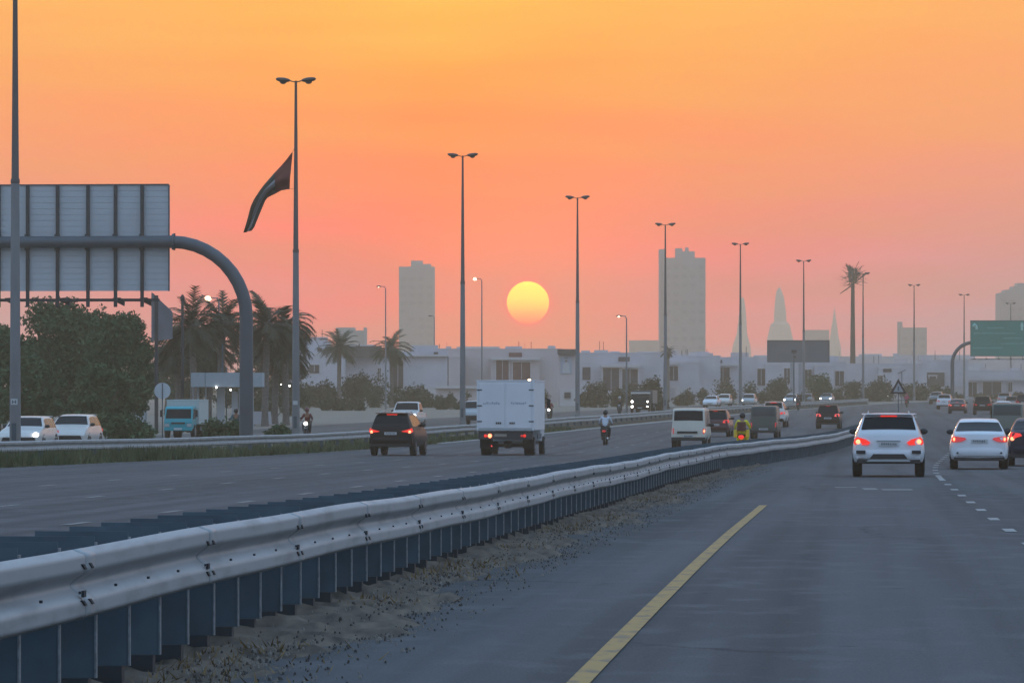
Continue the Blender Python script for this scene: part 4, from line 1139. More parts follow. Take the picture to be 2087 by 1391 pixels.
# ------------------------------------------------------------------ big sign gantry seen from behind
YG = 215.0
hg = HD(P, YG)
xg = X_at(502, YG); zg = G(YG)
t = thing('sign_gantry', 'thick curved steel gantry holding the back of a large road sign over the service road', 'sign gantry', (xg, YG, zg-.05), -hg)
sc_ = YG/F
armz = CAMZ-(490-777)*sc_-zg
Rb = 3.55                                        # bend radius
pts = [(0,0,0),(0,0,.8),(0,0,armz-Rb)]
for k in range(1, 11):
    a = math.pi/2*k/10
    pts.append((-Rb*(1-math.cos(a)), 0, armz-Rb+Rb*math.sin(a)))
pts += [(-4.2,0,armz), (-13.8,0,armz)]
mb = MB(); mb.tube(pts, [.34,.33,.32]+[.31]*4+[.30]*6+[.285,.27], 18); mb.build('column', M_GANT, t, smooth=True)
mb = MB(); mb.tube([(-3.42,0,armz-.40),(-3.42,0,armz+.40)], .05, 6); mb.tube([(-3.52,0,armz),(-3.40,0,armz)], .38, 16)
mb.build('flange', M_GANT, t)
mb = MB(); mb.tube([(0,0,0),(0,0,.08)], .6, 16); mb.build('base_plate', M_DARK, t)
sx1 = -(502-339)*sc_; stop_, sbot = CAMZ-(373-777)*sc_-zg, CAMZ-(590-777)*sc_-zg
mb = MB(); z = sbot; k = 0
n_sl = 18; hh = (stop_-sbot)/n_sl
for k in range(n_sl):
    z0 = sbot+k*hh
    mb.prism([(sx1, .455, z0+.006), (sx1, .445, z0+hh-.006), (sx1, .50, z0+hh-.006), (sx1, .50, z0+.006)], -(10.4), 'x')
mb.box((sx1-5.2, .53, (stop_+sbot)/2), (10.4, .05, stop_-sbot-.02))
o = mb.build('sign_panel', M_SBACK, t); 
mb = MB(); mb.box((sx1+.02, .45, (stop_+sbot)/2), (.05, .16, stop_-sbot)); mb.box((sx1-5.2, .45, stop_+.02), (10.4, .16, .05)); mb.build('panel_frame', M_GALVD, o)
for px in (285, 230, 173, 110, 48, -12):
    x = -(502-px)*sc_
    mb = MB(); mb.box((x, .34, (stop_+sbot)/2-.38), (.16, .12, stop_-sbot+.75)); mb.box((x, .22, armz), (.22, .22, .75)); mb.build('bracket', M_DARK, t)
zb_ = CAMZ-(608-777)*sc_-zg
mb = MB(); mb.box((-(502-150)*sc_, .75, zb_), (300*sc_+.8, .30, .14)); mb.build('catwalk', M_DARK, t)
for px in (288, 232, 120, 8):
    x = -(502-px)*sc_
    mb = MB(); mb.prism([(x-.18, .7, zb_-.05), (x+.28, .7, zb_-.28), (x+.30, .7, zb_-.10), (x+.1, .7, zb_+.12), (x-.25, .7, zb_+.10)], .3, 'y'); mb.build('floodlight', M_DARK, t)

# ------------------------------------------------------------------ green gantry far right
YR = 640.0; xr = X_at(1941, YR); zr = G(YR); sr = YR/F
t = thing('sign_gantry', 'slender curved post carrying the large green road sign at the right', 'sign gantry', (xr, YR, zr-.05), 0)
az_ = CAMZ-(697-777)*sr-zr; Rr = 2.9
pts = [(0,0,0),(0,0,az_-Rr)]+[(Rr*(1-math.cos(math.pi/2*k/9)), 0, az_-Rr+Rr*math.sin(math.pi/2*k/9)) for k in range(1, 10)]+[(14,0,az_)]
mb = MB(); mb.tube(pts, [.30,.27]+[.25]*9+[.2], 14); mb.build('column', M_GANT, t, smooth=True)
gx0, gx1 = (1977-1941)*sr, (2140-1941)*sr; gz0, gz1 = CAMZ-(725-777)*sr-zr, CAMZ-(652-777)*sr-zr
M_SIGN = mat('sign_green', (.0, .23, .19), .55, noise=.10, scale=.5)
mb = MB(); mb.box(((gx0+gx1)/2, -.40, (gz0+gz1)/2), (gx1-gx0, .10, gz1-gz0)); sg = mb.build('sign_panel', M_SIGN, t)
mb = MB()
for z in (gz0+.03, gz1-.03): mb.box(((gx0+gx1)/2, -.46, z), (gx1-gx0, .03, .07))
for x in (gx0+.03, gx1-.03): mb.box((x, -.46, (gz0+gz1)/2), (.07, .03, gz1-gz0-.12))
mb.build('sign_border', mat('sign_border', (.02, .09, .10), .6), sg)
M_LET = mat('sign_letters', (.10, .40, .35), .6)
def S_(px, py): return ((px-1941)*sr, -.462, CAMZ-(py-777)*sr-zr)
rg = random.Random(11)
for (xa, xb, yy, h_) in ((2012, 2045, 667, 3.2), (1984, 2070, 678, 3.0), (2044, 2084, 688, 3.2), (2040, 2087, 699, 2.6), (1982, 2042, 708, 3.2), (2088, 2130, 678, 3), (2090, 2132, 690, 3), (2092, 2128, 702, 3)):
    x = xa; mb = MB()
    while x < xb-2:
        w = rg.uniform(1.6, 4.2); p = S_(x+w/2, yy+rg.uniform(-.4, .4)); mb.box(p, (w*sr, .012, h_*rg.uniform(.5, 1)*sr)); x += w+rg.uniform(.7, 1.6)
    mb.build('text_line', M_LET, sg)

mb = MB()
for ax in (1983, 2083):
    dirx = 1
    mb.tube([S_(ax-.5, 673-9), S_(ax+3, 660), S_(ax+6, 664), S_(ax+6.5, 670)] if ax < 2000 else [S_(ax-1, 672), S_(ax-1, 658)], .19, 5)
mb.prism([S_(1980, 664), S_(1985, 657), S_(1986, 666)], .012, 'y'); mb.prism([S_(2078, 664), S_(2082, 655), S_(2086, 664)], .012, 'y')
mb.build('arrow', mat('sign_arrow', (.35, .65, .58), .6), sg)
mb = MB(); mb.box(((gx0+gx1)/2, -1.1, gz0-.42), (gx1-gx0, .12, .10))
mb.build('light_rail', M_GALVD, t)
for k in range(7):
    mb = MB(); x = gx0+.5+k*1.7; mb.box((x, -1.1, gz0-.40), (.30, .2, .16)); mb.tube([(x, -1.0, gz0-.4), (x, -.4, gz0)], .03, 4); mb.build('floodlight', M_DARK, t)

# ------------------------------------------------------------------ small signs
YT = 342.0; st = YT/F
t = thing('warning_sign', 'white triangular warning sign with a dark border and mark on a thin post', 'traffic sign', (X_at(1831, YT), YT, G(YT)), 0)
def T_(px, py, y=0): return ((px-1831)*st, y, CAMZ-(py-777)*st-G(YT))
mb = MB(); mb.tube([(0, .05, 0), (0, .05, T_(1831, 778)[2])], .035, 8); mb.build('post', M_GALVD, t)
mb = MB(); mb.prism([T_(1814, 802), T_(1848, 802), T_(1831, 771)], .03, 'y'); f_ = mb.build('sign_border', mat('sign_dark_border', (.035, .02, .025), .7), t)
mb = MB(); mb.prism([T_(1820.5, 798.3, -.012), T_(1841.5, 798.3, -.012), T_(1831, 779.5, -.012)], .012, 'y'); f2 = mb.build('sign_face', mat('sign_pale', (.34, .36, .38), .6), f_)
mb = MB(); mb.box(T_(1831, 791.5, -.02), (3.2*st, .02, 9*st)); mb.build('symbol', M_INK, f_)
YC = 246.0; sc2 = YC/F
t = thing('round_sign', 'back of a round road sign on a post behind the teal truck', 'traffic sign', (X_at(331, YC+12), YC+12, G(YC)), 0)
z = CAMZ-(796-777)*(YC+12)/F-G(YC)
mb = MB(); mb.tube([(0, 0, z), (0, .03, z)], .46, 26); mb.build('sign_disc', M_SBACK, t)
mb = MB(); mb.tube([(0, -.03, 0), (0, -.03, z+.42)], .028, 8); mb.build('post', M_GALVD, t)
mb = MB(); mb.ball((0, .04, z), .03, 4, 3) if False else None
# angled roadside board at the left, seen nearly edge on
YB2 = 285.0; s2 = YB2/F
t = thing('roadside_board', 'tall angled grey advertising board between the bushy tree and the first palms', 'billboard', (X_at(322, YB2), YB2, G(YB2)), 0)
zz = lambda py: CAMZ-(py-777)*s2-G(YB2)
mb = MB(); mb.add([((309-322)*s2, -.2, zz(694)), ((309-322)*s2, -.2, zz(596)), ((344-322)*s2, 2.6, zz(632)), ((344-322)*s2, 2.6, zz(690)),
                   ((313-322)*s2, -.35, zz(694)), ((313-322)*s2, -.35, zz(597)), ((346-322)*s2, 2.45, zz(636)), ((346-322)*s2, 2.45, zz(690))],
                  [(0,1,2,3),(7,6,5,4),(0,4,5,1),(1,5,6,2),(2,6,7,3),(3,7,4,0)]); mb.build('panel', mat('board_grey', (.14,.145,.165), .8, noise=.15, scale=.8), t)
mb = MB(); mb.tube([(-.06, -.5, 0), (-.06, -.5, zz(602))], .12, 10); mb.build('post', M_DARK, t)
t = thing('mast', 'dark slim mast standing between two palms at the left', 'mast', (X_at(372, 300), 300, G(300)), 0)
mb = MB(); mb.tube([(0,0,0),(0,0,Z_at(606, 300)-G(300))], [.12,.09], 8); mb.build('pole', M_DARK, t)
mb = MB(); mb.ball((0,0,Z_at(608, 300)-G(300)), .14, 8, 5, sc=(1,1,2)); mb.build('camera_housing', M_DARK, t, smooth=True)

# blank billboard with two legs
YBB = 690.0; sb = YBB/F
t = thing('billboard', 'large blank blue grey billboard on two pale legs', 'billboard', (X_at(1627, YBB), YBB, G(YBB)), 0)
zq = lambda py: CAMZ-(py-777)*sb-G(YBB)
mb = MB(); mb.box((0, 0, (zq(695)+zq(738))/2), (125*sb, .5, zq(695)-zq(738))); bb = mb.build('panel', mat('billboard_back', (.085, .12, .15), .7, noise=.08, scale=.4), t)
mb = MB(); mb.box((0, -.05, zq(694)), (127*sb, .65, .16)); mb.box((-62.5*sb, -.05, zq(716)), (.14, .65, 43*sb)); mb.box((62.5*sb, -.05, zq(716)), (.14, .65, 43*sb)); mb.build('panel_frame', M_GALVD, bb)
for x in (1614, 1631):
    mb = MB(); mb.box(((x-1627)*sb, .05, zq(739)/2), (6.5*sb, .5, zq(739))); mb.build('leg', mat('leg_concrete', (.30, .31, .34), .8, noise=.15, scale=.6), t)
t = thing('traffic_camera', 'thin pole with a dark camera head in front of the blank billboard', 'camera pole', (X_at(1618, 560), 560, G(560)), 0)
zc = lambda py: Z_at(py, 560)-G(560)
mb = MB(); mb.tube([(0,0,0),(0,0,zc(716))], [.11,.06], 8); mb.build('pole', M_GALVD, t)
mb = MB(); mb.box((0,-.1,zc(716)), (.45,.5,.38), rz=.5); mb.box((.1,0,zc(727)), (.3,.2,.2)); mb.build('camera_housing', M_DARK, t, bevel=.03)
t = thing('traffic_camera', 'tilted dark solar panel on a thin pole above the triangular warning sign', 'camera pole', (X_at(1838, 600), 600, G(600)), 0)
zc = lambda py: Z_at(py, 600)-G(600)
mb = MB(); mb.tube([(0,0,0),(0,0,zc(758))], .05, 8); mb.build('pole', M_GALVD, t)
mb = MB(); mb.box((0,0,zc(757)), (1.1,.7,.08), ry=-.42); mb.build('solar_panel', M_DARK, t)

# ------------------------------------------------------------------ palm shaped mast
YM = 960.0; sm_ = YM/F
t = thing('palm_mast', 'tall telephone mast disguised as a palm tree', 'mast', (X_at(1738, YM), YM, G(YM)), 0)
hm_ = Z_at(578, YM)-G(YM)
mb = MB(); mb.tube([(0,0,0),(0,0,hm_*.55),(0,0,hm_)], [.66,.5,.36], 12)
for k in range(26): mb.tube([(0,0,hm_*k/26),(0,0,hm_*k/26+.5)], [.68-.3*k/26,.60-.3*k/26], 10)
mb.build('trunk', mat('mast_bark', (.045, .038, .045), .9, noise=.2, scale=.6), t)
M_MF = mat('mast_frond', (.035, .045, .04), .9)
rg = random.Random(4)
mb = MB()
for k in range(90):
    a = rg.uniform(0, 6.28); up_ = rg.uniform(-.55, 1.8); L_ = rg.uniform(2.2, 3.7)
    d = Vector((math.cos(a), math.sin(a), up_)).normalized(); p0 = Vector((0,0,hm_+rg.uniform(-.2, 2.2)))
    pts = [p0+d*L_*q+Vector((0,0,-.5*q*q*L_*.05)) for q in (0,.35,.7,1)]
    mb.tube(pts, [.05,.045,.035,.015], 4)
    for j in range(9):
        q = .2+.08*j; c = p0+d*L_*q+Vector((0,0,-.5*q*q*L_*.05)); s_ = d.cross(Vector((0,0,1))).normalized()
        for sd in (-1, 1):
            e = c+s_*sd*.26+d*.5; mb.add([c-d*.10, c+d*.14, e], [(0,1,2)])
mb.build('fronds', M_MF, t, fix=False)
for a in range(6):
    an = a*math.pi/3+.3
    mb = MB(); mb.box((.75*math.cos(an), .75*math.sin(an), hm_+1.7+.3*(a % 2)), (.28,.28,2.6), rz=an); mb.build('antenna', mat('antenna_grey', (.09,.10,.12), .6), t)
mb = MB(); mb.tube([(0,0,hm_+3),(0,0,hm_+3.9)], .04, 5); mb.tube([(-.8,0,hm_+2.5),(-.8,0,hm_+3.6)], .04, 5); mb.tube([(.4,0,hm_+2.5),(.4,0,hm_+3.7)], .04, 5); mb.build('spike', M_DARK, t)
mb = MB(); mb.tube([(0,0,hm_-.2),(-2.7,-.2,hm_-2.1)], [.16,.10], 6); mb.tube([(0,0,hm_-.1),(1.6,0,hm_+1.2),(2.9,.1,hm_+2.3)], [.16,.14,.3], 6); mb.build('branch', M_MF, t)

# ------------------------------------------------------------------ villas
M_WALL = mat('villa_wall', (.54, .52, .56), .9, noise=.13, scale=.25)
M_WALL2 = mat('villa_wall_warm', (.54, .47, .47), .9, noise=.07, scale=.25)
M_TRIM = mat('villa_trim', (.58, .55, .55), .9)
M_WIN = mat('villa_window', (.045, .035, .05), .35, noise=.5, scale=.7)
M_WINR = mat('villa_window_red', (.11, .04, .045), .5, noise=.3, scale=.9)
M_ROOF = mat('roof_dark', (.10, .09, .09), .9, noise=.2, scale=.5)
def villa(label, Y, wall, blocks, wins=(), slots=(), trims=(), roofs=(), depth=10, cat='house', name='villa', group='pale villas behind the service road', winm=None):
    """pixel-measured outline turned into metres at distance Y; blocks: (x0,x1,ytop,dy) dy = set-back in metres"""
    s = Y/F; cx = (min(b[0] for b in blocks)+max(b[1] for b in blocks))/2; g = G(Y)
    t = thing(name, label, cat, (X_at(cx, Y), Y, g), 0, group)
    xx = lambda px: (px-cx)*s
    zz = lambda py: CAMZ-(py-777)*s-g
    wm = winm or M_WIN
    for i, b in enumerate(blocks):
        x0, x1, yt, dy = b[:4]; m = b[4] if len(b) > 4 else wall
        a = xx(x0), xx(x1); h = zz(yt); k = (Y+dy)/Y
        mb = MB(); mb.box(((a[0]+a[1])/2, dy+depth/2, h/2-.05), (a[1]-a[0], depth, h+.1))
        w = mb.build('wall', m, t)
        mb = MB()
        mb.box(((a[0]+a[1])/2, dy+.15, h+.06), (a[1]-a[0]+.1, .36, .22)); mb.box((a[0]+.15, dy+depth/2, h+.06), (.36, depth, .22)); mb.box((a[1]-.15, dy+depth/2, h+.06), (.36, depth, .22))
        mb.build('parapet', M_TRIM if (i % 2) else m, w)
    rv = random.Random(int(Y*7+blocks[0][0]))
    if blocks[0][1]-blocks[0][0] > 50 and name != 'boundary_wall':
        b0 = blocks[0]; zt_ = zz(b0[2]); xa_, xb_ = xx(b0[0])+1, xx(b0[1])-1
        for k in range(rv.randint(2, 4)):
            x_ = rv.uniform(xa_, xb_); w_ = rv.uniform(.8, 3.2); h_ = rv.uniform(.5, 1.15)
            mb = MB(); mb.box((x_, b0[3]+rv.uniform(2, 6), zt_+h_/2), (w_, 1.6, h_)); mb.build('roof_unit', rv.choice((M_TRIM, M_WALL, M_WALL2)), t)
        for k in range(2):
            x_ = rv.uniform(xa_, xb_); mb = MB(); mb.tube([(x_, b0[3]+3, zt_), (x_, b0[3]+3, zt_+rv.uniform(1, 2))], .05, 5); mb.build('aerial', M_DARK, t)
        for k in range(rv.randint(1, 3)):
            x_ = rv.uniform(xa_, xb_-2); zc_ = rv.uniform(.25, .7)*zt_; dz_ = rv.uniform(1.2, 2.4)
            if any(abs(x_-(xx(w[0])+xx(w[1]))/2) < 3.5 for w in wins): continue
            mb = MB(); mb.box((x_, b0[3]-.03, zc_), (rv.uniform(.9, 1.8), .14, dz_)); f_ = mb.build('window', wm, t)
        # garden wall in front
        if rv.random() < .8:
            x0_, x1_ = xx(b0[0])+rv.uniform(0, 3), xx(b0[1])-rv.uniform(0, 6)
            mb = MB(); mb.box(((x0_+x1_)/2, -4, 1.1), (x1_-x0_, .3, 2.2)); gw = mb.build('garden_wall', rv.choice((M_WALL, M_WALL2, M_TRIM)), t)
            mb = MB(); mb.box(((x0_+x1_)/2, -4, 2.24), (x1_-x0_+.1, .4, .10)); mb.build('coping', M_TRIM, gw)
    for i, b in enumerate(wins):
        x0, x1, y0, y1 = b[:4]; dy = b[4] if len(b) > 4 else 0
        a, c = xx(x0), xx(x1); z1, z0 = zz(y0), zz(y1)
        mb = MB(); mb.box(((a+c)/2, dy-.03, (z0+z1)/2), (c-a, .12, z1-z0)); wo_ = mb.build('window', wm, t)
        mb = MB()
        mb.box((a-.06, dy-.12, (z0+z1)/2), (.14, .22, z1-z0+.2)); mb.box((c+.06, dy-.12, (z0+z1)/2), (.14, .22, z1-z0+.2)); mb.box(((a+c)/2, dy-.14, z1+.1), (c-a+.4, .26, .2))
        mb.box(((a+c)/2, dy-.10, (z0+z1)/2+.2), (.07, .1, z1-z0)); mb.build('frame', M_TRIM, wo_)
    for i, b in enumerate(slots):
        x0, x1, y0, y1 = b[:4]; dy = b[4] if len(b) > 4 else 0
        mb = MB(); mb.box(((xx(x0)+xx(x1))/2, dy-.05, (zz(y0)+zz(y1))/2), (xx(x1)-xx(x0), .14, zz(y0)-zz(y1))); mb.build('roof_vent', M_WIN if not winm else winm, t)
    for i, b in enumerate(trims):
        x0, x1, y0, y1, dy = b
        mb = MB(); mb.box(((xx(x0)+xx(x1))/2, dy-.3, (zz(y0)+zz(y1))/2), (xx(x1)-xx(x0), .7, abs(zz(y0)-zz(y1)))); mb.build('canopy', M_TRIM, t)
    for i, b in enumerate(roofs):
        x0, x1, y0, y1, dy = b
        mb = MB(); mb.box(((xx(x0)+xx(x1))/2, dy-.1, (zz(y0)+zz(y1))/2), (xx(x1)-xx(x0), 1.2, abs(zz(y0)-zz(y1)))); mb.build('roof', M_ROOF, t)
    return t
villa('pale villa with a small window behind the hedge, partly behind the flag lamp post', 640, M_WALL, [(560, 668, 697, 3), (575, 700, 722, 0)], wins=[(630, 651, 743, 760)], slots=[(645, 655, 708, 716, 3)])
villa('wide villa with a dark flat roof band between two small palms', 650, M_WALL, [(668, 796, 726, 0), (700, 760, 704, 4)], wins=[(770, 776, 750, 775)], roofs=[(655, 778, 705, 729, -1)])
villa('tall plain grey villa with a dark doorway beside the second small palm', 655, M_WALL, [(790, 912, 725, 0), (838, 890, 705, 3), (886, 912, 712, 1)], wins=[(800, 822, 735, 792)], slots=[(884, 893, 717, 722)], trims=[(796, 912, 722, 726, 0)])
villa('pinkish villa with two tall reddish windows behind the box truck', 690, M_WALL2, [(912, 1142, 712, 2), (1000, 1100, 730, 0), (912, 948, 728, -1)], wins=[(1011, 1037, 734, 775, 0), (1045, 1081, 738, 775, 0)], slots=[(1037, 1064, 718, 727, 2)], trims=[(1002, 1100, 728, 733, -.3)], winm=M_WINR)
villa('villa with two tall dark windows right of the poster tower', 720, M_WALL, [(1172, 1352, 720, 2), (1225, 1305, 745, 0)], wins=[(1229, 1262, 750, 795, 0), (1268, 1300, 752, 795, 0)], slots=[(1261, 1284, 727, 736, 2)], trims=[(1225, 1305, 744, 748, -.3)])
villa('villa behind the big dark lamp post with a faint doorway', 735, M_WALL, [(1352, 1470, 726, 3), (1362, 1425, 738, 0)], wins=[(1364, 1382, 746, 775, 0)], trims=[(1362, 1384, 737, 742, -.4), (1362, 1384, 785, 790, -1)])
villa('villa with two dark windows above the cream van', 750, M_WALL, [(1415, 1545, 729, 2), (1424, 1504, 742, 0)], wins=[(1425, 1452, 747, 790, 0), (1460, 1487, 749, 787, 0)], slots=[(1454, 1473, 733, 741, 2)], trims=[(1424, 1504, 741, 745, -.3)])
villa('villa with one narrow dark window left of the blank billboard', 770, M_WALL, [(1530, 1640, 737, 1), (1560, 1612, 742, 0)], wins=[(1543, 1561, 751, 785, 1), (1598, 1610, 750, 780, 0)])
villa('villa with several small dark windows below the blank billboard', 780, M_WALL, [(1636, 1725, 738, 1), (1660, 1700, 745, 0)], wins=[(1640, 1655, 753, 790, 1), (1703, 1721, 756, 786, 1)])
villa('low pale villa behind the triangular warning sign', 820, M_WALL, [(1722, 1890, 742, 1), (1790, 1830, 750, 0)], wins=[(1801, 1817, 752, 758, 1), (1788, 1799, 765, 795, 0)], slots=[(1800, 1817, 751, 758, 0)])
villa('dark fronted building left of the curved sign post', 835, M_WALL, [(1880, 1975, 735, 1), (1889, 1925, 758, 0, M_ROOF)], wins=[(1894, 1908, 766, 770, 0)])
villa('bright villa with three dark openings under the green sign', 850, M_WALL, [(1960, 2100, 756, 1), (1955, 2008, 742, 3, M_TRIM)], wins=[(1974, 1992, 779, 808, 1), (2004, 2042, 778, 806, 1), (2056, 2064, 779, 797, 1)], trims=[(1965, 2100, 770, 774, .5)])
villa('boundary wall with a pale cap left of the box truck', 600, M_WALL2, [(888, 972, 790, 0)], trims=[(886, 974, 786, 791, 0)], depth=.5, cat='wall', name='boundary_wall', group=None)
# poster tower with gate base
t = villa('square tower bearing a pale poster of a robed figure, right of the box truck', 600, M_WALL2, [(1138, 1175, 716, 0), (1141, 1176, 795, -.6, M_TRIM)], slots=[(1150, 1163, 799, 811, -.7)], roofs=[(1136, 1178, 711, 722, 0)], depth=3, cat='tower', name='tower', group=None)
s6 = 600/F; c6 = (1138+1176)/2
mb = MB(); mb.box(((1154-c6)*s6, -.06, CAMZ-(743-777)*s6-G(600)), (23*s6, .1, 36*s6)); ps = mb.build('poster', mat('poster_blue', (.36, .40, .47), .6), t)
mb = MB(); zf = lambda py: CAMZ-(py-777)*s6-G(600); cxp = (1154-c6)*s6
mb.prism([(cxp-8*s6, -.13, zf(760)), (cxp+8*s6, -.13, zf(760)), (cxp+6*s6, -.13, zf(742)), (cxp+2*s6, -.13, zf(738)), (cxp-2*s6, -.13, zf(738)), (cxp-6*s6, -.13, zf(742))], .03, 'y')
mb.build('poster_figure', mat('poster_white', (.50, .51, .53), .7), ps)
mb = MB(); mb.ball((cxp, -.12, zf(735)), 3.4*s6, 10, 6, sc=(.8, .2, 1)); mb.build('poster_head', mat('poster_tone', (.26, .22, .22), .7), ps)
mb = MB(); mb.box((cxp, -.115, zf(729)), (8*s6, .02, 1.6*s6)); mb.build('poster_script', M_INK, ps)
# far low rows filling the skyline
for lb, Y, bl in (('long hazy low building far behind the villas at the right', 1250, [(1690, 1900, 727, 0), (1760, 1800, 722, 4), (1840, 1990, 724, 3), (1900, 2120, 731, 0)]),
                  ('hazy low building row just above the villas right of the sun', 1050, [(1180, 1420, 722, 0), (1440, 1600, 729, 0), (1300, 1345, 717, 4)]),
                  ('hazy low block behind the villas left of the sun', 1100, [(880, 1150, 712, 0), (930, 1010, 707, 4)])):
    villa(lb, Y, M_WALL, bl, depth=14, group='hazy low buildings in the distance', name='building', cat='building')
# walls and gatehouse near the bus-stop canopy
Yc = 300.0; s_c = Yc/F; g = G(Yc)
t = thing('canopy', 'flat grey canopy on pale columns with small lights beneath, behind the wide sign column', 'canopy', (X_at(455, Yc), Yc, g))
q = lambda px, py: ((px-455)*s_c, CAMZ-(py-777)*s_c-g)
for x0, x1 in ((392, 420), (421, 494), (513, 537)):
    a, z1 = q(x0, 759); b2, z0 = q(x1, 788); mb = MB(); mb.box(((a+b2)/2, 0, (z0+z1)/2), (b2-a, 2.4, z1-z0)); mb.build('fascia', mat('fascia', (.34, .39, .42), .7, noise=.06), t)
for x0, x1, py in ((442, 457, 790), (472, 484, 797), (486, 490, 792), (392, 394, 788), (401, 405, 788), (417, 420, 788), (514, 516, 788)):
    a, z1 = q(x0, py); b2, _ = q(x1, py); mb = MB(); mb.box(((a+b2)/2, .4, z1/2), (b2-a, .4, z1)); mb.build('column', mat('column_pale', (.40, .43, .45), .8), t)
for px, py, r_ in ((443.5, 789, .065), (472.5, 794, .06), (592, 786, .06), (575, 783, .035)):
    a, z = q(px, py); mb = MB(); mb.ball((a, -1.3, z), r_, 8, 5); mb.build('bulb', emis('bulb_white', (1, .97, .9), 8), t)
for x, zt in ((460, 748), (452, 700)): 
    a, z = q(x, zt); mb = MB(); mb.tube([(a, .8, 0), (a, .8, z)], .035, 6); mb.build('pole', M_GALVD, t)
Yb = 330.0; sb_ = Yb/F
t = thing('banner_sign', 'low white board standing on the grass right of the wide sign column', 'sign board', (X_at(533, Yb), Yb, G(Yb)))
zt, zb_ = Z_at(838, Yb)-G(Yb), Z_at(864, Yb)-G(Yb)
mb = MB(); mb.prism([(-18*sb_, 0, zb_), (20*sb_, .5, zb_), (18*sb_, .5, zt), (-18*sb_, 0, zt)], .12, 'y'); mb.build('board', mat('board_white', (.46, .47, .50), .7), t)
for x in (-.5, .5):
    mb = MB(); mb.box((x, .2, zb_/2), (.06, .06, zb_)); mb.build('leg', M_GALVD, t)
t = thing('utility_box', 'pale roadside cabinet hidden among shrubs beside the bushy tree', 'cabinet', (X_at(285, 300), 300, G(300)))
mb = MB(); mb.box((0, 0, 1.0), (.9, .6, 2.0)); mb.build('cabinet', mat('cab_pale', (.30,.33,.34), .8), t, bevel=.03)
mb = MB(); mb.box((0, -.31, 1.0), (.8, .02, 1.7)); mb.build('door', M_SBACK, t)

# ------------------------------------------------------------------ towers
def tower(label, Y, parts_, m, wm, fl=3.4):
    s = Y/F; cx = parts_[0][0]*.5+parts_[0][1]*.5; g = -1.4
    t = thing('tower_block', label, 'tower', (X_at(cx, Y), Y, g), 0)
    for i, (x0, x1, yt, dy, dp) in enumerate(parts_):
        h = CAMZ-(yt-777)*s-g; a, b2 = (x0-cx)*s, (x1-cx)*s
        mb = MB(); mb.box(((a+b2)/2, dy+dp/2, h/2), (b2-a, dp, h)); w = mb.build('wall', m, t)
        if b2-a > 6:
            mb = MB(); z = 6
            while z < h-3:
                n = max(2, int((b2-a)/3.2))
                for k in range(n):
                    xk = a+(b2-a)*(k+.5)/n
                    if random.random() < .22: continue
                    mb.box((xk, dy-.04, z), ((b2-a)/n*.6, .1, 1.5))
                z += fl
            mb.build('windows', wm, w)['kind'] = 'stuff'
    return t
M_TW = mat('tower_wall', (.42, .40, .42), .8, noise=.04, scale=.05); M_TWW = mat('tower_window', (.33, .32, .35), .5)
tower('hazy tower block left of the sun with a stepped roof', 1950, [(813, 885, 543, 0, 20), (837, 861, 530, 6, 8), (861, 878, 537, 6, 8)], M_TW, M_TWW)
tower('tall hazy tower block right of the sun with crown like roof blocks', 1750, [(1352, 1438, 525, 0, 22), (1345, 1356, 507, 3, 14), (1378, 1392, 505, 5, 8), (1392, 1417, 511, 5, 8), (1398, 1405, 503, 6, 4)], M_TW, M_TWW)
tower('hazy tower with a curved stepped top at the right picture edge', 1900, [(2039, 2120, 596, 0, 20), (2050, 2120, 590, 2, 16), (2066, 2120, 583, 3, 14), (2076, 2120, 576, 4, 12)], M_TW, M_TWW)
tower('small hazy block between the palm mast and the green sign', 2100, [(1836, 1889, 667, 0, 20), (1832, 1841, 655, 4, 5)], M_TW, M_TWW)
tower('pale stepped building just above the first small palm', 1500, [(685, 722, 667, 0, 14), (722, 745, 673, 1, 12), (741, 746, 667, 0, 12)], mat('tower_pale', (.36, .39, .42), .8), M_TWW)
tower('low hazy block just left of the taller tower', 2300, [(1283, 1346, 693, 0, 14)], M_TW, M_TWW)
# faint skyscrapers
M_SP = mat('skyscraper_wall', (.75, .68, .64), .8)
def spire(label, Y, rings_, m):
    s = Y/F; cx = rings_[0][0]; g = -1.4
    t = thing('skyscraper', label, 'skyscraper', (X_at(cx, Y), Y, g), 0, 'faint skyscrapers on the horizon')
    mb = MB(); rr_ = []
    for c, w, py in rings_:
        z = CAMZ-(py-777)*s-g
        rr_.append([((c-cx)*s+w*s/2*math.cos(math.pi/4+math.pi/4*k)*1.08, w*s/2*math.sin(math.pi/4+math.pi/4*k)*1.08+12, z) for k in range(8)])
    mb.loft(rr_); mb.build('shaft', m, t)
    z0 = CAMZ-(rings_[-1][2]-777)*s-g
    mb = MB(); mb.tube([(0,12,z0-.5),(0,12,z0+3)], [.25,.05], 6); mb.build('spire', m, t)
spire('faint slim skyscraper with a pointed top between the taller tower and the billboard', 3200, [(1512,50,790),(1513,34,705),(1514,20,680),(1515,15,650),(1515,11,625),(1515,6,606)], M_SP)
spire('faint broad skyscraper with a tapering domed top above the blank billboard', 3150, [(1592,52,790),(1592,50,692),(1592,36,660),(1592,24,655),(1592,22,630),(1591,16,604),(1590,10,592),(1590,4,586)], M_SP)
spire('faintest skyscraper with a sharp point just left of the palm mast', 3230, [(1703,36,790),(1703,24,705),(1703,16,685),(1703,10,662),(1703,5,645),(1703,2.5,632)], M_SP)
tower('faint flat topped block right of the broad faint skyscraper', 2500, [(1640, 1690, 672, 0, 12)], M_TW, M_TWW)
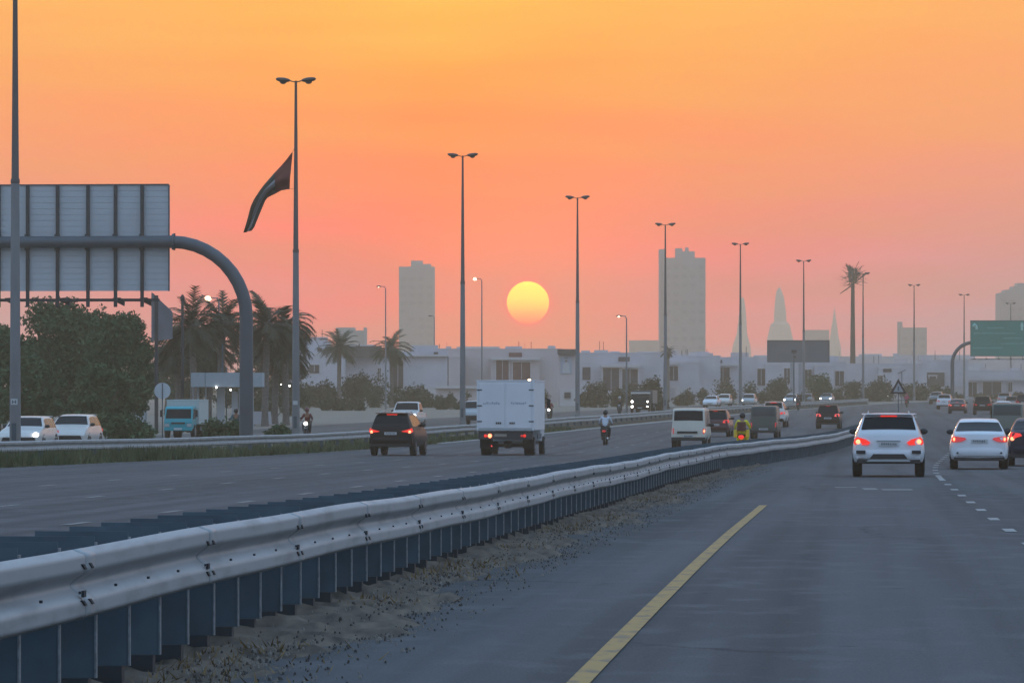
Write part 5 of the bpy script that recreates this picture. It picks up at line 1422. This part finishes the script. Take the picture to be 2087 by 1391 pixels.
# ------------------------------------------------------------------ vegetation
def leafmat(name, a, b_):
    return mat(name, a, .8, noise=1, col2=b_, scale=1.3, spec=.25)
LM_TREE = leafmat('leaf_tree', (.026, .062, .028), (.085, .14, .06))
LM_DARK = leafmat('leaf_dark', (.028, .042, .026), (.065, .085, .05))
LM_DRY = leafmat('leaf_dry', (.05, .045, .025), (.11, .10, .05))
LM_PALM = leafmat('leaf_palm', (.030, .034, .022), (.075, .075, .045))
BARK = mat('bark', (.09, .07, .055), .95, noise=.3, scale=3)
BARKP = mat('bark_palm', (.16, .14, .125), .95, noise=.35, scale=4, stretch=(1, 1, 3))
def leaf_cloud(blobs, n, size, rnd, flat=1.0, shell=.5):
    mb = MB(); tot = sum(b[3]*b[3] for b in blobs)
    for (cx, cy, cz, r, sy) in [(b[0], b[1], b[2], b[3], b[4] if len(b) > 4 else 1) for b in blobs]:
        k = int(n*r*r/tot)
        for _ in range(k):
            d = Vector((rnd.gauss(0,1), rnd.gauss(0,1), rnd.gauss(0,1))).normalized()
            q = r*(shell+(1-shell)*rnd.random())*(1+.16*math.sin(d.x*5+cx)+.14*math.sin(d.z*6+cz)) * (1.12 if rnd.random() < .08 else 1)
            c = Vector((cx, cy, cz))+Vector((d.x*q, d.y*q, d.z*q*sy))
            u = Vector((rnd.gauss(0,1), rnd.gauss(0,1), rnd.gauss(0,.8))).normalized()
            w = u.cross(Vector((rnd.gauss(0,1), rnd.gauss(0,1), rnd.gauss(0,1)))).normalized()
            s_ = size*rnd.uniform(.6, 1.4)
            mb.add([c-u*s_-w*s_*.45, c+u*s_*.2-w*s_*.5, c+u*s_+w*s_*.3, c-u*s_*.1+w*s_*.6], [(0,1,2,3)])
    return mb
def bushy_tree(label, px, Y, top, wpx, seed, m=LM_TREE, n=9000, group='dark bushy trees at the left'):
    rnd = random.Random(seed); s = Y/F; g = G(Y); H = Z_at(top, Y)-g; W = wpx*s
    t = thing('bushy_tree', label, 'tree', (X_at(px, Y), Y, g), 0, group)
    blobs = []
    for k in range(26):
        a = rnd.uniform(0, 6.28); zt = rnd.uniform(.16, .92); rad = W/2*(1-.55*max(0, zt-.45)/.55)*rnd.uniform(.25, .85)
        r = H*rnd.uniform(.10, .19); 
        blobs.append((rad*math.cos(a), rad*math.sin(a)*.8, min(zt*H, H-r*.9), r, .8))
    blobs += [(0, 0, H*.45, H*.30, .9), (W*.1, 0, H*.70, H*.22, .85)]
    leaf_cloud(blobs, int(n*1.7), .125, rnd, shell=.45).build('crown', m, t, fix=False)
    mb = MB(); mb.tube([(0,0,-.1),(.1,0,H*.2),(.25,.1,H*.45)], [.32,.25,.15], 8)
    for k in range(6):
        a = k*1.1; mb.tube([(.1,0,H*.2),(W*.18*math.cos(a),W*.18*math.sin(a),H*.45),(W*.33*math.cos(a),W*.33*math.sin(a),H*.62)], [.14,.09,.03], 6)
    mb.build('trunk', BARK, t)
    return t
bushy_tree('dense dark tree at the left picture edge behind the nearest lamp post', -8, 286, 648, 150, 1)
bushy_tree('tallest dense dark tree under the big sign panel', 125, 300, 600, 215, 2, n=13000)
bushy_tree('dense dark tree with a rounded top right of the tallest one', 248, 292, 632, 165, 5, n=10000)
bushy_tree('dense tree joining the tallest tree and its rounded right neighbour', 188, 304, 622, 130, 12, n=7000)
bushy_tree('lower dense tree filling the gap behind the parked looking suvs', 60, 275, 720, 150, 8, n=8000)
bushy_tree('lower leafy tree left of the teal truck and round sign', 205, 272, 740, 170, 9, n=8000)
def shrub(label, px, Y, top, wpx, seed, m=LM_DARK, n=2200, group='shrubs along the service road', size=.14, name='shrub'):
    rnd = random.Random(seed); s = Y/F; g = G(Y); H = Z_at(top, Y)-g; W = wpx*s
    t = thing(name, label, 'shrub' if name == 'shrub' else name, (X_at(px, Y), Y, g), 0, group)
    nb = max(4, int(W/max(H, .5)*3)); blobs = []
    for k in range(nb):
        r = H*rnd.uniform(.30, .44); x = (rnd.random()-.5)*(W-2*r*.8) if W > 2*r else 0
        blobs.append((x, rnd.uniform(-.5, .5), rnd.uniform(.35*H, H-r*.85), r, .95))
        if rnd.random() < .8: blobs.append((x*rnd.uniform(.8, 1.1), rnd.uniform(-.5, .5), r*.6, r, .9))
    leaf_cloud(blobs, n, size, rnd, shell=.35).build('foliage', m, t, fix=False)
    mb = MB()
    for k in range(4): mb.tube([(rnd.uniform(-.2, .2), 0, -.05), (rnd.uniform(-W/4, W/4), rnd.uniform(-.3, .3), H*.55)], [.05, .02], 5)
    mb.build('stem', BARK, t)
    return t
shrub('wild green shrub behind the guardrail left of the teal truck', 262, 232, 842, 130, 21, LM_TREE, 5200, size=.10)
shrub('shrub of dull leaves between the teal truck and the wide sign column', 452, 236, 852, 90, 22, LM_TREE, 3600, size=.09)
shrub('low shrub right of the wide sign column under the white board', 566, 238, 862, 70, 23, LM_TREE, 2600, size=.08)
shrub('dark hedge mass under the palms left of the flag lamp post', 560, 420, 800, 110, 24, LM_DARK, 2600, size=.16)
shrub('broad dark hedge between the flag lamp post and the first small palm', 648, 560, 766, 95, 25, LM_DARK, 4200, size=.18)
shrub('broad dark hedge between the two small palms', 733, 565, 760, 95, 26, LM_DARK, 4200, size=.18)
shrub('hedge right of the second small palm in front of the grey villa', 835, 560, 782, 100, 27, LM_DARK, 3400, size=.17)
shrub('low sloping hedge ending beside the boundary wall', 905, 555, 796, 110, 28, LM_DARK, 2800, size=.15)
shrub('slim upright cypress like bush in front of the wide dark roofed villa', 772, 555, 753, 17, 29, LM_DARK, 900, size=.14)
shrub('low trimmed hedge along the service road below the small palms', 690, 500, 812, 160, 30, LM_DARK, 3600, size=.14)
shrub('low dark hedge behind the silver pickup truck', 920, 520, 812, 90, 31, LM_DARK, 2200, size=.14)
shrub('brownish shrub right of the poster tower', 1215, 560, 775, 60, 32, LM_DRY, 2200, size=.16)
shrub('brown shrub left of the dark truck', 1258, 575, 786, 50, 33, LM_DRY, 1600, size=.16)
shrub('drooping dry tree like shrub right of the dark truck', 1325, 520, 770, 60, 34, LM_DRY, 3000, size=.15)
shrub('low dry shrub at the kerb right of the dark truck', 1345, 480, 806, 50, 35, LM_DRY, 1600, size=.12)
shrub('small olive shrub in front of the villa above the cream van', 1415, 620, 790, 60, 36, LM_DRY, 1400, size=.16)
shrub('sparse bush in front of the two dark villa windows above the cream van', 1480, 640, 768, 50, 37, LM_DRY, 1400, size=.16)
shrub('dusty bush right of the lamp post above the microvan', 1530, 650, 776, 40, 38, LM_DARK, 1200, size=.17)
shrub('dark rounded bush left of the billboard legs', 1590, 660, 757, 52, 39, LM_DARK, 2600, size=.18)
shrub('big rounded green bush right of the billboard legs', 1672, 665, 762, 66, 40, LM_TREE, 3200, size=.18)
shrub('thin spiky bush below the palm mast', 1745, 700, 776, 60, 41, LM_DARK, 2400, size=.17)
shrub('wide dim bush left of the warning sign', 1795, 730, 765, 70, 42, LM_DARK, 2800, size=.2)
shrub('wide dim hedge right of the warning sign', 1868, 760, 774, 80, 43, LM_DARK, 3000, size=.2)
shrub('dim hedge just left of the curved sign post', 1915, 780, 783, 50, 44, LM_DARK, 1800, size=.2)

shrub('low dry shrub hidden behind the right side of the box truck', 1100, 560, 792, 50, 200, LM_DRY, 1300, size=.15)
shrub('low dry shrub left of the white sedan on the service road', 1390, 600, 800, 50, 201, LM_DRY, 1300, size=.15)
shrub('small dim shrub below the narrow dark villa window', 1560, 640, 786, 40, 202, LM_DRY, 1300, size=.15)
shrub('small shrub at the foot of the billboard legs', 1630, 640, 795, 30, 203, LM_DRY, 1300, size=.15)
shrub('small shrub left of the palm mast', 1712, 680, 786, 40, 204, LM_DRY, 1300, size=.15)
shrub('low hedge behind the curved sign post', 1940, 760, 795, 50, 205, LM_DRY, 1300, size=.15)
shrub('low hedge below the three villa openings at the right', 2020, 800, 800, 70, 206, LM_DRY, 1300, size=.15)
shrub('small shrub at the far right edge below the green sign', 2075, 790, 797, 40, 207, LM_DRY, 1300, size=.15)
shrub('low brown shrub at the foot of the poster tower', 1180, 590, 800, 40, 208, LM_DRY, 1300, size=.15)
shrub('dark bush directly behind the dark truck', 1290, 600, 772, 44, 209, LM_DRY, 1300, size=.15)

def palm(label, px, Y, top, wpx, seed, fr_n=70, droop=1.0, m=LM_PALM, group='date palms', low=.5, tr=.24):
    rnd = random.Random(seed); s = Y/F; g = G(Y); H = Z_at(top, Y)-g; Rr_ = wpx*s/2
    t = thing('palm_tree', label, 'palm tree', (X_at(px, Y), Y, g), 0, group)
    ht = H-Rr_*.78
    mb = MB(); n = 14
    lean = rnd.uniform(-.25, .25)
    pts = [(lean*(k/n)**2, 0, ht*k/n) for k in range(n+1)]
    mb.tube(pts, [tr*(1.25 if k == 0 else 1)*(1+.10*(k % 2)) for k in range(n+1)], 10)
    mb.ball((lean, 0, ht), tr*1.9, 10, 6, sc=(1, 1, 1.3)); mb.build('trunk', BARKP, t)
    mb = MB()
    for k in range(fr_n):
        a = rnd.uniform(0, 6.283); e = math.asin(rnd.uniform(-.45, .98)); L_ = Rr_*rnd.uniform(.95, 1.2)
        d = Vector((math.cos(a)*math.cos(e), math.sin(a)*math.cos(e), math.sin(e)))
        p = Vector((lean, 0, ht+.1)); v = d.copy(); st_ = L_/10; pts = [p.copy()]
        for j in range(10):
            v = (v+Vector((0,0,-.085*droop*(1+j*.12)))).normalized(); p = p+v*st_; pts.append(p.copy())
        side_ = d.cross(Vector((0,0,1)));
        side_ = side_.normalized() if side_.length > .05 else Vector((1,0,0))
        mb.tube(pts, [.035-.003*j for j in range(11)], 3, cap=False)
        for j in range(1, 10):
            for h_ in (0, .5):
                c = pts[j].lerp(pts[min(j+1, 10)], h_); tg = (pts[min(j+1, 10)]-pts[j-1]).normalized()
                ll = L_*.27*math.sin(math.pi*(.12+.80*j/10))*rnd.uniform(.8, 1.2)
                for sd in (-1, 1):
                    e_ = c+side_*sd*ll*.75+tg*ll*.75+Vector((0,0,-ll*.28*rnd.uniform(.2, 1.4)))
                    mb.add([c-tg*.06, c+tg*.09, e_], [(0,1,2)])
    mb.build('fronds', m, t, fix=False)
    return t
bushy_tree('dark background tree between the dark slim mast and the wide sign column', 400, 440, 690, 150, 61, m=LM_DARK, n=6000, group=None)
bushy_tree('dark background tree right behind the wide sign column', 505, 445, 705, 130, 62, m=LM_DARK, n=5000, group=None)
bushy_tree('dark background tree behind the flag lamp post', 585, 450, 716, 100, 63, m=LM_DARK, n=4500, group=None)
bushy_tree('dark background tree behind the angled roadside board', 340, 435, 700, 110, 64, m=LM_DARK, n=5000, group=None)
palm('date palm with a dense crown beside the dark slim mast', 395, 322, 606, 160, 51)
palm('date palm crown touching the left side of the wide sign column', 448, 330, 604, 150, 52)
palm('shorter date palm behind the canopy, left of the wide sign column', 425, 340, 650, 150, 53, low=.3)
palm('date palm just right of the wide sign column', 540, 326, 606, 155, 54)
palm('date palm whose fronds droop beside the flag lamp post', 583, 334, 618, 150, 55, droop=1.5)
palm('shorter date palm low behind the white board', 560, 345, 662, 140, 56)
palm('shorter date palm low behind the round sign', 365, 335, 668, 130, 57)
palm('small date palm standing alone left of the dark roofed villa', 691, 560, 675, 92, 58, fr_n=52, m=LM_DARK)
palm('small date palm with a wide crown behind the thin single lamp post', 799, 560, 674, 96, 59, fr_n=56, m=LM_DARK)
palm('faint palm behind the lamp post in front of the taller tower', 1361, 700, 704, 34, 60, fr_n=26, m=LM_DARK, tr=.3)

# grass and weeds under the guardrail
rnd = random.Random(77); mb = MB()
for i in range(26000):
    y = 128+rnd.random()**1.3*170; l = Lf(y); x = l-rnd.uniform(.25, 6.5)
    if rnd.random() < .45: x = l-rnd.uniform(.25, 1.6)
    dens = .5+.5*math.sin(y*.35+x*.9)*math.sin(x*.7+y*.11)
    if rnd.random() > .35+dens*.8: continue
    h = rnd.uniform(.12, .42)*(1.5 if y < 180 else .9); a = rnd.random()*6.28; w = rnd.uniform(.02, .05)
    lx, ly = rnd.gauss(0, .10), rnd.gauss(0, .10); z = G(y)
    mb.add([(x-w*math.cos(a), y-w*math.sin(a), z), (x+w*math.cos(a), y+w*math.sin(a), z), (x+lx, y+ly, z+h)], [(0,1,2)])
struct(mb.build('grass', mat('grass_blade', (.028, .055, .018), .8, noise=1, col2=(.10, .11, .045), scale=.5), fix=False), 'stuff')
